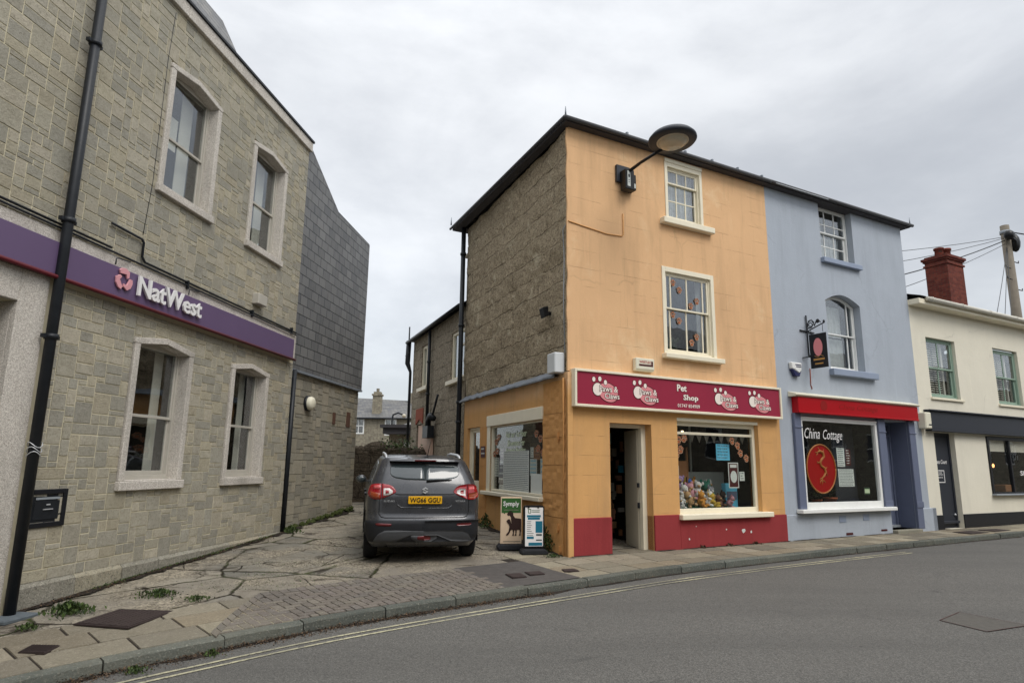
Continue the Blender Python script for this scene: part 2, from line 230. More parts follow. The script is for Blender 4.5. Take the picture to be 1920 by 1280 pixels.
# ---------------------------------------------------------------- mesh builder
class MB:
    def __init__(s): s.v=[];s.f=[];s.c=[];s.mi=[];s.cur=0;s.col=None;s.sm=[];s.smooth=False
    def add(s,vs,fs):
        o=len(s.v); s.v+= [tuple(p) for p in vs]
        for f in fs: s.f.append([o+i for i in f]); s.mi.append(s.cur); s.c.append(s.col); s.sm.append(s.smooth)
        return s
    def quad(s,a,b,c,d): return s.add([a,b,c,d],[(0,1,2,3)])
    def box(s,x0,x1,y0,y1,z0,z1):
        return s.add([(x0,y0,z0),(x1,y0,z0),(x1,y1,z0),(x0,y1,z0),(x0,y0,z1),(x1,y0,z1),(x1,y1,z1),(x0,y1,z1)],[(0,3,2,1),(4,5,6,7),(0,1,5,4),(1,2,6,5),(2,3,7,6),(3,0,4,7)])
    def prism(s,pts,y0,y1,ax='y'):   # polygon (u,v) extruded along ax
        n=len(pts); area=sum(pts[i][0]*pts[(i+1)%n][1]-pts[(i+1)%n][0]*pts[i][1] for i in range(n))
        if area<0: pts=pts[::-1]
        P=(lambda u,v,t:(u,t,v)) if ax=='y' else ((lambda u,v,t:(u,v,t)) if ax=='z' else (lambda u,v,t:(t,u,v)))
        vs=[P(u,v,y0) for u,v in pts]+[P(u,v,y1) for u,v in pts]
        fs=[list(range(n)),list(range(2*n-1,n-1,-1))]+[(i,n+i,n+(i+1)%n,(i+1)%n) for i in range(n)]
        return s.add(vs,fs)
    def tube(s,pts,r,n=10,cap=True):
        pts=[Vector(p) for p in pts]; rs=r if hasattr(r,'__len__') else [r]*len(pts); vs=[];prev=None
        for i,p in enumerate(pts):
            d=((pts[i+1]-p) if i==0 else (p-pts[i-1]) if i==len(pts)-1 else (pts[i+1]-p).normalized()+(p-pts[i-1]).normalized()).normalized()
            if prev is None: a=Vector((0,0,1)) if abs(d.z)<.9 else Vector((1,0,0)); u=d.cross(a).normalized()
            else: u=(prev-d*prev.dot(d)).normalized()
            prev=u; v=d.cross(u)
            for k in range(n): t=2*math.pi*k/n; vs.append(p+(u*math.cos(t)+v*math.sin(t))*rs[i])
        m=len(pts); fs=[(i*n+k,i*n+(k+1)%n,(i+1)*n+(k+1)%n,(i+1)*n+k) for i in range(m-1) for k in range(n)]
        if cap: fs+=[list(range(n))[::-1],list(range((m-1)*n,m*n))]
        sm_=s.smooth; s.smooth=True; s.add(vs,fs); s.smooth=sm_; return s
    def lathe(s,prof,c=(0,0,0),n=24,axis='z',rot=None):
        vs=[];
        for r,z in prof:
            for k in range(n):
                t=2*math.pi*k/n; p=Vector((r*math.cos(t),r*math.sin(t),z))
                if axis=='y': p=Vector((p.x,p.z,p.y))
                if axis=='x': p=Vector((p.z,p.x,p.y))
                if rot: p=rot@p
                vs.append(Vector(c)+p)
        m=len(prof); fs=[(i*n+k,i*n+(k+1)%n,(i+1)*n+(k+1)%n,(i+1)*n+k) for i in range(m-1) for k in range(n)]
        sm_=s.smooth; s.smooth=True; s.add(vs,fs); s.smooth=sm_; return s
    def ball(s,c,r,n=10,jit=0):
        rx,ry,rz=r if hasattr(r,'__len__') else (r,r,r); vs=[];m=n//2+1
        for i in range(m+1):
            a=math.pi*i/m
            for k in range(n):
                t=2*math.pi*k/n; j=1+jit*(noise.noise(Vector((c[0]*3+math.sin(a)*math.cos(t)*2,c[1]*3+math.sin(a)*math.sin(t)*2,c[2]*5+math.cos(a)*2))))
                vs.append((c[0]+rx*math.sin(a)*math.cos(t)*j,c[1]+ry*math.sin(a)*math.sin(t)*j,c[2]-rz*math.cos(a)*j))
        fs=[(i*n+k,i*n+(k+1)%n,(i+1)*n+(k+1)%n,(i+1)*n+k) for i in range(m) for k in range(n)]
        sm_=s.smooth; s.smooth=True; s.add(vs,fs); s.smooth=sm_; return s
    def frame(s,x0,x1,z0,z1,w,y0,y1,wt=None,wb=None):
        wt=wt or w; wb=wb or w
        s.box(x0,x0+w,y0,y1,z0,z1); s.box(x1-w,x1,y0,y1,z0,z1); s.box(x0+w,x1-w,y0,y1,z1-wt,z1); return s.box(x0+w,x1-w,y0,y1,z0,z0+wb)
    def disc(s,x,z,rx,rz,y0,y1,n=20,rot=0):
        c,q=math.cos(rot),math.sin(rot); return s.prism([(x+rx*math.cos(t)*c-rz*math.sin(t)*q,z+rx*math.cos(t)*q+rz*math.sin(t)*c) for t in [2*math.pi*i/n for i in range(n)]],y0,y1)
    def text(s,txt,x,z,y,h,width=None,depth=.004,shear=0,bold=0,align='LEFT',flip=False,res=2,slope=0):
        cu=bpy.data.curves.new('t','FONT'); cu.body=txt; cu.size=1; cu.extrude=.5; cu.offset=bold; cu.shear=shear; cu.resolution_u=res
        o=bpy.data.objects.new('t',cu); COL.objects.link(o); dg=bpy.context.evaluated_depsgraph_get(); me=bpy.data.meshes.new_from_object(o.evaluated_get(dg))
        bpy.data.objects.remove(o); vs=[v.co.copy() for v in me.vertices]
        if not vs: return s
        x0=min(v.x for v in vs);x1=max(v.x for v in vs);z0=min(v.y for v in vs);z1=max(v.y for v in vs)
        kz=h/(z1-z0); kx=(width/(x1-x0)) if width else kz; W=(x1-x0)*kx; ox=x-(W/2 if align=='CENTER' else 0)
        pts=[(ox+(v.x-x0)*kx, y-depth*(v.z+.5), z+(v.y-z0)*kz+slope*(v.x-x0)*kx) for v in vs]
        s.add(pts,[list(p.vertices) for p in me.polygons]); bpy.data.meshes.remove(me); return s
    def build(s,name,mat,parent=None,label=None,cat=None,group=None,kind=None,bevel=0,frame=None,origin=None,bseg=1):
        """parent: (empty, frame offset) or None. Vertices are in frame coordinates."""
        me=bpy.data.meshes.new(name); vs=s.v
        if origin is not None: o3=Vector(origin); vs=[(a-o3.x,b-o3.y,c-o3.z) for a,b,c in vs]
        me.from_pydata(vs,[],s.f)
        mats=mat if isinstance(mat,(list,tuple)) else [mat]
        for q in mats: me.materials.append(M[q])
        me.polygons.foreach_set('material_index',s.mi); me.polygons.foreach_set('use_smooth',s.sm)
        if any(c is not None for c in s.c):
            at=me.color_attributes.new('Col','FLOAT_COLOR','CORNER')
            for p in me.polygons:
                c=s.c[p.index] or (.5,.5,.5)
                for li in p.loop_indices: at.data[li].color=(*c,1)
        me.update()
        o=bpy.data.objects.new(name,me); COL.objects.link(o)
        if parent is not None:
            e=parent; o.parent=e; off=OFF.get(e.name,Vector((0,0,0)))
            if frame is not None: # frame = relative rotation about the shared frame origin
                o.location=-off; o.rotation_euler.z=frame
            else: o.location=-off
            OFF[o.name]=Vector((0,0,0)) if origin is None else Vector((0,0,0))
        elif frame is not None:
            p0=frame.w(*(origin or (0,0,0))); o.location=p0; o.rotation_euler.z=frame.a
            if origin is not None: OFF[o.name]=Vector(origin)
        elif origin is not None: o.location=Vector(origin); OFF[o.name]=Vector(origin)
        if bevel:
            b=o.modifiers.new('bevel','BEVEL'); b.width=bevel; b.segments=bseg; b.limit_method='ANGLE'; b.angle_limit=R(50)
        if label: o['label']=label
        if cat: o['category']=cat
        if group: o['group']=group
        if kind: o['kind']=kind
        return o
OFF={}
def thing(name,label,cat,frame,pos,group=None):
    o=bpy.data.objects.new(name,None); COL.objects.link(o); o.location=frame.w(*pos); o.rotation_euler.z=frame.a; o.empty_display_size=.2
    o['label']=label; o['category']=cat
    if group: o['group']=group
    OFF[o.name]=Vector(pos); return o
def wall(mb,x0,x1,z0,z1,holes,y=0,depth=.25,cell=None):
    xs=sorted({x0,x1}|{h[0] for h in holes}|{h[1] for h in holes}); zs=sorted({z0,z1}|{h[2] for h in holes}|{h[3] for h in holes})
    xs=[x for x in xs if x0<=x<=x1]; zs=[z for z in zs if z0<=z<=z1]
    for i in range(len(xs)-1):
        for j in range(len(zs)-1):
            cx,cz=(xs[i]+xs[i+1])/2,(zs[j]+zs[j+1])/2
            if any(h[0]<cx<h[1] and h[2]<cz<h[3] for h in holes): continue
            mb.quad((xs[i],y,zs[j]),(xs[i+1],y,zs[j]),(xs[i+1],y,zs[j+1]),(xs[i],y,zs[j+1]))
    for h in holes:
        a,b,c,d=h[:4]; dp=h[4] if len(h)>4 else depth; Y=y+dp
        mb.quad((a,y,c),(a,y,d),(a,Y,d),(a,Y,c)); mb.quad((b,y,c),(b,Y,c),(b,Y,d),(b,y,d)); mb.quad((a,y,d),(b,y,d),(b,Y,d),(a,Y,d)); mb.quad((a,y,c),(a,Y,c),(b,Y,c),(b,y,c))
    return mb
def blocks(mb,x0,x1,z0,z1,holes,y=0,ux=.095,uz=.085,pal=None,gap=.008,rng=None,big=1.0,proud=.006):
    nx=int((x1-x0)/ux); nz=int((z1-z0)/uz); ux=(x1-x0)/nx; uz=(z1-z0)/nz; used=[[False]*nz for _ in range(nx)]
    for i in range(nx):
        for j in range(nz):
            cx,cz=x0+(i+.5)*ux,z0+(j+.5)*uz
            if any(h[0]+ux*.55<cx<h[1]-ux*.55 and h[2]+uz*.55<cz<h[3]-uz*.55 for h in holes): used[i][j]=None
    sizes=[(3,2),(4,3),(4,2),(2,2),(4,2),(5,3),(3,3),(2,1),(5,2),(6,2),(2,1),(3,2),(3,1),(4,4),(2,2)]
    for j in range(nz):
        for i in range(nx):
            if used[i][j] is not False: continue
            opts=[]
            w_=0
            while i+w_<nx and used[i+w_][j] is False and w_<8: w_+=1
            for _ in range(6):
                a,b=rng.choice(sizes); a=min(a,w_); 
                if j+b>nz: continue
                if all(used[i+p][j+q] is False for p in range(a) for q in range(b)): opts.append((a*b,a,b))
                if len(opts)>1: break
            a,b=(opts[0][1:] if opts else (1,1))
            if w_-a==1 and a<7 and all(used[i+a][j+q] is False for q in range(b)): a+=1
            for p in range(a):
                for q in range(b): used[i+p][j+q]=True
            c=rng.choice(pal); k=rng.uniform(.91,1.06); mb.col=tuple(min(1,v*k) for v in c); pr=y-rng.uniform(.3,1)*proud; g=gap
            X0,X1,Z0,Z1=x0+i*ux+g,x0+(i+a)*ux-g,z0+j*uz+g,z0+(j+b)*uz-g; e=.004
            jt=lambda: rng.uniform(-.003,.003)
            A=[(X0+e+jt(),pr,Z0+e+jt()),(X1-e+jt(),pr,Z0+e+jt()),(X1-e+jt(),pr,Z1-e+jt()),(X0+e+jt(),pr,Z1-e+jt())]; B=[(X0,y+.004,Z0),(X1,y+.004,Z0),(X1,y+.004,Z1),(X0,y+.004,Z1)]
            mb.add(A+B,[(0,1,2,3),(4,5,1,0),(5,6,2,1),(6,7,3,2),(7,4,0,3)])
    mb.col=None; return mb
def simple(name,mat,fn,parent,bevel=0,**k):
    b=MB(); fn(b); return b.build(name,mat,parent,bevel=bevel,**k)
# ================================================================ bank (left)
rng=random.Random(3)
bank=thing('bank_building','two-storey bank of pale squared stone with a purple fascia, at the left','building',NW,(-4,0,0))
def outer(b): return 0
STONE=[H(x) for x in ('b3ad9c','b8b1a0','aca799','bcb4a2','b0aa9b','a39f93','b6ad98','aba79a','b9b19c','b0aa9a','a29e92')]
WN=[(-4.65,-3.31,1.10,3.17),(-2.26,-.95,1.10,3.17),(-4.60,-3.25,5.33,7.45),(-2.22,-.88,5.33,7.45)]
HB=[(-40,0.5,3.53,4.16)]+WN+[(-6.60,-6.04,-1,3.6)]
b=MB(); b.cur=0
wall(b,-12,0,-.6,8.35,[(*h,.22) for h in WN]+[(-9,-6.45,-.6,3.19,.55)],0); b.quad((0,0,-.6),(0,6,-.6),(0,6,8.35),(0,0,8.35)); b.quad((-12,6,-.6),(-12,6,8.35),(0,6,8.35),(0,6,-.6)); b.quad((-12,0,-.6),(-12,6,-.6),(-12,6,8.35),(-12,0,8.35)); b.quad((-12,0,8.35),(0,0,8.35),(0,6,8.35),(-12,6,8.35))
b.cur=1
blocks(b,-6.04,0,.14,3.53,WN[:2],-.004,.070,.066,STONE,.006,rng,proud=.007)
blocks(b,-9,0,4.16,8.30,WN[2:],-.004,.070,.066,[sc(c,.97) for c in STONE],.0055,rng,proud=.006)
bw=b.build('wall',['mortar','ashlar_stone'],bank)
# plinth
b=MB(); x=-6.04
while x<0:
    x2=min(0,x+rng.uniform(.7,1.1)); b.col=sc(rng.choice(STONE),.85); j=rng.uniform(0,.012)
    b.add([(x+.006,-.045-j,-.5),(x2-.006,-.045-j,-.5),(x2-.006,0.0,-.5),(x+.006,0,-.5),(x+.006,-.045-j,.10),(x2-.006,-.045-j,.10+j),(x2-.006,-.006,.145),(x+.006,-.006,.145)],[(0,3,2,1),(4,5,6,7),(0,1,5,4),(1,2,6,5),(2,3,7,6),(3,0,4,7)]); x=x2
b.build('plinth','plinth_stone',bank)
# cast stone band, entrance surround, coping
b=MB(); b.box(-12,-.005,-.03,.02,3.60,4.145); b.build('fascia_band','cast_stone',bank)
b=MB(); b.box(-9,-6.5,-.055,.02,3.19,3.56); b.box(-6.5,-6.13,-.055,.02,-.5,3.56); b.box(-6.497,-6.48,.02,.55,-.5,3.19); 
b.build('entrance_surround','cast_stone',bank,bevel=.01)
b=MB(); b.box(-9,-6.5,.45,.5,-.5,3.19); b.build('entrance_door','interior_dark',bank)
b=MB()
for i in range(13): b.box(-12+i*.95+.004,-12+(i+1)*.95-.004 if i<12 else .03,-.07,.3,8.29,8.50)
b.build('coping','cast_stone',bank,bevel=.008)
b=MB(); b.box(-12,.05,-.10,.22,8.503,8.545); b.build('coping_flashing','pipe_black',bank)
# mansard roof with a hipped end
b=MB(); b.add([(-12,.0,8.5),(-2.72,.0,8.5),(-2.60,.62,9.66),(-12,.62,9.66),(-2.72,5.8,8.5),(-2.6,5.2,9.66),(-12,5.8,8.5),(-12,5.2,9.66)],[(0,1,2,3),(1,4,5,2),(3,2,5,7),(4,6,7,5)]); b.build('mansard_roof','slate_roof',bank)
def bank_window(h,poster=None):
    x0,x1,z0,z1=h; W=bank; zc=(x0+x1)/2; zt=z0+2.06
    b=MB(); d=-.04
    b.box(x0-.005,x1+.005,-.075,.05,z0-.002,z0+.12)       # sill
    b.box(x0+.02,x0+.125,d,.165,z0+.12,zt-.075); b.box(x1-.125,x1-.02,d,.165,z0+.12,zt-.075)
    b.prism([(x0+.01,zt-.075),(x0+.01,zt-.005),(zc,zt+.10),(x1-.01,zt-.005),(x1-.01,zt-.075),(x1-.125,zt-.075),(zc,zt+.01),(x0+.125,zt-.075)],d-.003,.168)
    b.box(x0+.125,x1-.125,-.03,.165,z0+.119,z0+.135)
    f0=b.build('window_surround','cast_stone',W,bevel=.012)
    a,c=x0+.125,x1-.125; lo=z0+.135; mid=z0+1.02; b=MB()
    b.frame(a,c,lo,zt+.06,.04,.125,.22,.14,.06); b.frame(a+.04,c-.04,mid-.02,zt-.04,.03,.145,.175,.04,.04); b.frame(a+.04,c-.04,lo+.06,mid+.025,.036,.175,.205,.035,.06)
    b.build('window','window_grey',W,bevel=.003); wf=W
    simple('pane','window_glass',lambda b:(b.box(a+.06,c-.06,.158,.163,mid,zt-.03),b.box(a+.06,c-.06,.188,.193,lo+.1,mid)),bank)
    return a,c,lo,mid,zt
for i,h in enumerate(WN):
    a,c,lo,mid,zt=bank_window(h)
    b=MB(); b.quad((a-.3,1.3,lo-.3),(c+.3,1.3,lo-.3),(c+.3,1.3,zt+.3),(a-.3,1.3,zt+.3)); b.quad((a-.3,.3,zt+.3),(c+.3,.3,zt+.3),(c+.3,1.3,zt+.3),(a-.3,1.3,zt+.3)); b.quad((a-.3,.3,lo-.3),(a-.3,1.3,lo-.3),(a-.3,1.3,zt+.3),(a-.3,.3,zt+.3)); b.quad((c+.3,.3,lo-.3),(c+.3,1.3,lo-.3),(c+.3,1.3,zt+.3),(c+.3,.3,zt+.3)); b.quad((a-.3,.3,lo-.3),(c+.3,.3,lo-.3),(c+.3,1.3,lo-.3),(a-.3,1.3,lo-.3))
    b.build('room','interior_light' if i>1 else 'interior',bank)
    b=MB(); n=9; xs=[a+(c-a)*k/n for k in range(n+1)] 
    if i in (2,3): # white roller blind drawn part way and pale vertical blind strips
        b.box(c-.38,c-.10,.36,.37,lo,zt); b.box(a,c-.4,.38,.39,(mid if i==2 else lo+.3),zt-.5 if i==2 else mid-.2) if i==2 else None
    else: b.box(c-.25,c-.06,.36,.37,lo,zt)
    b.build('blind','blind',bank)
# paper notice in the right-hand lower window
b=MB(); b.cur=0; b.box(-2.04,-1.72,.214,.217,1.62,1.97); b.cur=1
for k in range(9): b.box(-2.0,-1.77-rng.uniform(0,.06),.2125,.2135,1.67+k*.03,1.68+k*.03)
b.build('paper_notice',['paper','paper_ink'],None,'white printed notice taped inside the small lower bank window','notice',frame=NW,origin=(-1.88,.214,1.62))
# parts of annex: slate-hung upper floor
annex=thing('slate_hung_annex','stone annex with a slate-hung upper floor beside the bank alley','building',NW,(2,.1,0))
b=MB(); b.cur=0; b.quad((0,.1,-.5),(4.02,.1,-.5),(4.02,.1,3.5),(0,.1,3.5)); b.quad((4.02,.1,-.5),(4.02,6,-.5),(4.02,6,7.5),(4.02,.1,7.5)); b.quad((4.02,6,-.5),(0,6,-.5),(0,6,7.5),(4.02,6,7.5)); b.quad((0,.1,-.5),(0,6,-.5),(0,6,7.5),(0,.1,7.5)); b.quad((0,.1,7.5),(4.02,.1,7.5),(4.02,6,7.5),(0,6,7.5)); b.cur=1
blocks(b,.12,4.02,.12,3.42,[],.096,.085,.075,[sc(c,.80) for c in STONE],.004,rng,proud=.012); b.build('wall',['mortar_dark','ashlar_stone'],annex)
b=MB(); b.prism([(-.0,3.42),(4.06,3.42),(4.06,7.53),(1.87,7.60),(.22,8.44),(-.0,8.44)],.02,.12); b.build('slate_hanging','slate_hung',annex)
b=MB(); b.box(-.0,4.07,0,.13,3.38,3.425); b.build('lead_flashing','lead',annex); b=MB(); b.tube([(1.87,.06,7.62),(4.07,.06,7.55)],.03,6); b.tube([(0.2,.06,8.46),(1.87,.06,7.62)],.025,6); b.build('verge_trim','pipe_black',annex)
b=MB(); b.box(2.42,2.56,.07,.1,2.42,2.70); b.build('air_brick','patch_brown',annex); b=MB(); b.box(3.28,3.52,.075,.1,2.40,2.78); b.build('infill_patch','patch_brown',annex)
for nm,fx in (('moss_strip',0),):
    b=MB()
    for k in range(160):
        x=rng.uniform(.1,4); b.ball((x,.05+rng.uniform(-.03,.05),G(*NW.w(x,0).xy)+rng.uniform(-.01,.1)*(.3+x/5)),(rng.uniform(.03,.1),.04,rng.uniform(.02,.06)),6,.5)
    b.build('moss_bank','moss',None,'dark moss growing along the foot of the annex wall','moss',kind='stuff',frame=NW,origin=(2,.05,.1))
# bulkhead lamp
lm=thing('bulkhead_lamp','round cream bulkhead lamp with a black base on the annex wall','lamp',NW,(.98,.09,2.78))
simple('base','pipe_black',lambda b:b.lathe([(.0,.10),(.17,.10),(.17,.03),(0,.03)],(.98,0,2.78),20,'y'),lm); simple('lamp_cover','plastic_cream',lambda b:b.lathe([(.15,.03),(.15,-.02),(.13,-.06),(.07,-.08),(0,-.085)],(.98,0,2.78),20,'y'),lm)
# drainpipes
def downpipe(name,label,fr,x,y,z0,z1,r,clamps,group=None,shoe=False,hop=False):
    t=thing(name,label,'drainpipe',fr,(x,y,z0),group)
    simple('pipe','pipe_black',lambda b:b.tube([(x,y,z0),(x,y,z1)],r,14),t)
    for c in clamps: simple('clamp','pipe_black',lambda b:(b.lathe([(r,-.03),(r*1.3,-.03),(r*1.3,.03),(r,.03)],(x,y,c),14),b.box(x-r*1.9,x-r,y-.012,y+.04,c-.022,c+.022),b.box(x+r,x+r*1.9,y-.012,y+.04,c-.022,c+.022)),t)
    return t
dp1=downpipe('drainpipe','thick black cast-iron drainpipe down the bank wall at the left',NW,-6.09,-.13,-.15,9.2,.057,(6.61,4.27,2.87))
b=MB()
for k in range(3): b.tube([(-6.09+.066*math.cos(t)*1.05,-.13+.066*math.sin(t)*1.05,1.55+.05*k+.03*math.sin(t*2+k)) for t in [i*2*math.pi/16 for i in range(17)]],.005,5)
b.build('wire_tie','silver',dp1)
downpipe('drainpipe','narrow black drainpipe in the angle between bank and annex',NW,.07,-.02,.05,3.4,.05,())
gr=NW.w(-6.05,-.35); 
b=MB(); b.box(-6.35,-5.93,-.34,-.07,-.16,-.115); b.build('gully_cover','granite_dark',None,'slate slab over the drain at the foot of the thick pipe','drain cover',frame=NW,origin=(-6.1,-.2,-.16),bevel=.01)
# night safe
ns=thing('night_safe','steel night-safe hatch in a black frame set in the bank wall','night safe',NW,(-5.69,0,.74))
simple('frame','black_paint',lambda b:b.frame(-5.95,-5.42,.735,1.16,.055,-.03,.02),ns,.005); simple('hatch','pipe_black',lambda b:(b.box(-5.895,-5.475,-.008,.01,.79,1.105),b.box(-5.86,-5.51,-.016,-.0085,.82,1.03)),ns,.004); simple('handle','silver',lambda b:(b.box(-5.74,-5.61,-.03,-.0165,.93,.94),b.box(-5.70,-5.65,-.024,-.0165,.98,.995)),ns); simple('lettering','steel_grey',lambda b:b.box(-5.85,-5.52,-.0195,-.0165,1.045,1.07),ns)
# bank sign
sg=thing('bank_sign','long purple bank fascia sign with white lettering and pink emblem','sign',NW,(-3,-.1,3.6))
simple('panel','purple_panel',lambda b:b.box(-11,-.20,-.10,-.032,3.595,3.985),sg,.004); simple('light_tube','dark_red',lambda b:(b.tube([(-11,-.13,3.565),(-.17,-.13,3.565)],.026,10),b.box(-11,-.17,-.125,-.04,3.567,3.593)),sg)
simple('lettering','sign_white',lambda b:b.text('NatWest',-4.85,3.69,-.125,.275,1.42,.03,bold=.018),sg)
def emblem(b):
    cx,cz,Rr,rr=-5.10,3.835,.150,.060; v=lambda r,a:(cx+r*math.cos(R(a)),cz+r*1.0*math.sin(R(a)))
    for k in range(3):
        a=90+120*k; b.prism([v(Rr,a+42),v(Rr*1.04,a+22),v(Rr*1.04,a-4),v(Rr*.98,a-34),v(Rr*.62,a-62),v(rr*.9,a-64),v(rr*1.35,a-20),v(rr*1.35,a+26),v(rr*1.7,a+50)],-.135,-.11)
simple('emblem','sign_pink',emblem,sg,.003)
# pipes and cables on the bank
b=MB(); b.tube([(-5.33,-.04,4.54),(-4.76,-.04,4.52),(-4.72,-.04,4.48),(-4.72,-.04,4.28),(-4.66,-.04,4.22),(-.02,-.04,4.165)],.018,8); b.tube([(-9,-.05,4.20),(-5.2,-.05,4.17),(-.05,-.06,4.11)],.014,8); b.tube([(-9,-.05,4.235),(-5.3,-.05,4.215)],.016,8)
for x in (-3.7,-1.8,-.25): b.box(x-.015,x+.015,-.07,-.0,4.10,4.23)
for x in (-5.25,-3.72): b.tube([(x+.3,-.06,4.13),(x+.05,-.1,4.1),(x,-.1,4.08),(x,-.1,4.0)],.009,6)
b.build('conduit','pipe_black',None,'black cable conduit running above the purple bank sign','conduit',frame=NW,origin=(-3,-.04,4.2))
b=MB(); b.tube([(-4.62,-.008,8.2),(-4.66,-.008,7.4),(-4.66,-.008,5.4),(-4.72,-.008,4.6)],.006,5); b.build('cable','pipe_black',None,'thin dark cable beside the upper left bank window','cable',frame=NW,origin=(-4.66,-.008,4.6))
b=MB(); b.box(-1.78,-1.47,-.14,0,4.36,4.56); b.build('vent_box','window_grey',None,'small grey vent box on the bank wall above the sign','vent',frame=NW,origin=(-1.6,0,4.36),bevel=.012)

# ================================================================ window helpers for the shop row
def room(parent,x0,x1,z0,z1,y0,y1,mat='interior'):
    b=MB(); b.quad((x0,y1,z0),(x1,y1,z0),(x1,y1,z1),(x0,y1,z1)); b.quad((x0,y0,z0),(x0,y1,z0),(x0,y1,z1),(x0,y0,z1)); b.quad((x1,y0,z0),(x1,y0,z1),(x1,y1,z1),(x1,y1,z0)); b.quad((x0,y0,z1),(x0,y1,z1),(x1,y1,z1),(x1,y0,z1)); b.quad((x0,y0,z0),(x1,y0,z0),(x1,y1,z0),(x0,y1,z0)); return b.build('room',mat,parent)
def curtain(parent,x0,x1,z0,z1,y,mat='curtain',amp=.02,k=40,sub=None):
    b=MB(); n=int((x1-x0)*60)+4; b.smooth=True
    for i in range(n):
        xa,xb=x0+(x1-x0)*i/n,x0+(x1-x0)*(i+1)/n; ya,yb=y+amp*math.sin(xa*k)+amp*.5*math.sin(xa*k*2.3),y+amp*math.sin(xb*k)+amp*.5*math.sin(xb*k*2.3); b.quad((xa,ya,z0),(xb,yb,z0),(xb,yb,z1),(xa,ya,z1))
    return b.build('curtain',mat,parent)
def sash(parent,x0,x1,z0,z1,zm,y,mat,upper,lower,fw=.05,bar=.022,box=.05):
    """upper/lower: (list of vertical bar fractions, list of horizontal bar fractions)"""
    b=MB(); b.frame(x0,x1,z0,z1,box,y,y+.10,box,.045); a,c=x0+box,x1-box
    for (lo,hi,yy,(vs,hs)) in ((zm-.02,z1-box,y+.015,upper),(z0+.045,zm+.02,y+.055,lower)):
        b.frame(a,c,lo,hi,fw,yy,yy+.035,fw*.9,fw*(.8 if yy<y+.03 else 1.3)); g0,g1,h0,h1=a+fw,c-fw,lo+fw,hi-fw
        for v in vs: q=g0+(g1-g0)*v; b.box(q-bar/2,q+bar/2,yy+.004,yy+.031,lo+fw*.8,hi-fw*.9)
        for q_ in hs: q=h0+(h1-h0)*q_; b.box(g0,g1,yy+.006,yy+.029,q-bar/2,q+bar/2)
    w=b.build('window',mat,parent,bevel=.003)
    b=MB(); b.box(a+.02,c-.02,y+.03,y+.034,zm,z1-box-.02); b.box(a+.02,c-.02,y+.07,y+.074,z0+.06,zm); g=b.build('pane','window_glass',parent); return w
def paws(parent,pts,y,s=.075):
    for (x,z,rt) in pts:
        b=MB(); c,q=math.cos(rt),math.sin(rt)
        def P(u,v): return x+(u*c-v*q)*s, z+(u*q+v*c)*s
        for cur,k,yy in ((0,1,y),(2,.80,y-.0015),(1,.50,y-.003)):
            b.cur=cur
            for u,v,r1,r2 in ((0,-.35,.62,.5),(-.62,.28,.26,.33),(-.22,.68,.26,.34),(.26,.68,.26,.34),(.64,.26,.26,.33)):
                px,pz=P(u,v); b.disc(px,pz,r1*s*k,r2*s*k,yy-.001-.0002*abs(u),yy,12,rt)
        b.build('paw_sticker',['sticker','sticker_core','sticker_dark'],parent)
def eaves_roof(b,pts,zr,ridge,z=7.70): pass
# ================================================================ pet shop
pet=thing('pet_shop_building','three-storey corner shop painted orange with a maroon base and rough stone side','building',PF,(2.6,0,0))
SA=PS.a-PF.a
HF=[(.85,1.80,-.02,2.26,.30),(2.43,4.62,.64,2.42,.20),(2.17,3.55,3.63,5.38,.10),(2.33,3.35,6.38,7.62,.10)]
b=MB(); wall(b,0,5.28,-.3,7.74,HF); b.build('front_wall','orange_render',pet)
# paint edge wandering round the corner onto the stone
b=MB(); z=3.1; pts=[(0,3.1)]
b=MB(); n=60
for i in range(n):
    za,zb=3.12+4.6*i/n,3.12+4.6*(i+1)/n; xa=-.035-.025*noise.noise(Vector((0,0,za*3))); xb=-.035-.025*noise.noise(Vector((0,0,zb*3)))
    b.quad((xa,-.006,za),(.004,-.006,za),(.004,-.006,zb),(xb,-.006,zb)); b.quad((xa,-.006,za),(xb,-.006,zb),(xb,.03,zb),(xa,.03,za))
b.build('corner_render','orange_render',pet)
b=MB(); b.box(.0,.85,-.035,.02,-.3,.635); b.box(.832,.852,.02,.28,-.3,.63); b.build('painted_base','red_render',pet,bevel=.012)
b=MB(); b.box(1.80,2.40,-.035,.02,-.3,.64); b.box(2.40,5.28,-.035,.02,-.3,.575); b.box(1.80,1.815,.02,.28,-.3,.63); b.build('painted_base','red_render',pet,bevel=.012)
# side wall: rough stone above, orange below
b=MB(); nx,nz=110,90; b.smooth=True
def rw(u,z):
    d=noise.noise(Vector((u*2.2,0,z*2.6)))*.03+noise.noise(Vector((u*7,3,z*9)))*.018+noise.noise(Vector((u*19,7,z*23)))*.010
    row=(z/.40+.5*noise.noise(Vector((u*.8,5,z*.8))))%1; d+=noise.noise(Vector((u*.9,2,z*1.1)))*.035; d-=.012*max(0,1-min(row,1-row)/.09); return -d*min(1,max(.0,-u/.06))
for j in range(nz+1):
    for i in range(nx+1):
        u=-5.85+5.85*i/nx; z=3.0+4.72*j/nz; b.v.append((u,rw(u,z),z))
for j in range(nz):
    for i in range(nx): k=j*(nx+1)+i; b.f.append([k,k+1,k+nx+2,k+nx+1]); b.mi.append(0); b.c.append(None); b.sm.append(True)
b.build('side_wall','rubble_wall',pet,frame=SA)
HS=[(-5.35,-4.42,-.02,2.37,.18),(-3.72,-.97,.93,2.33,.10)]
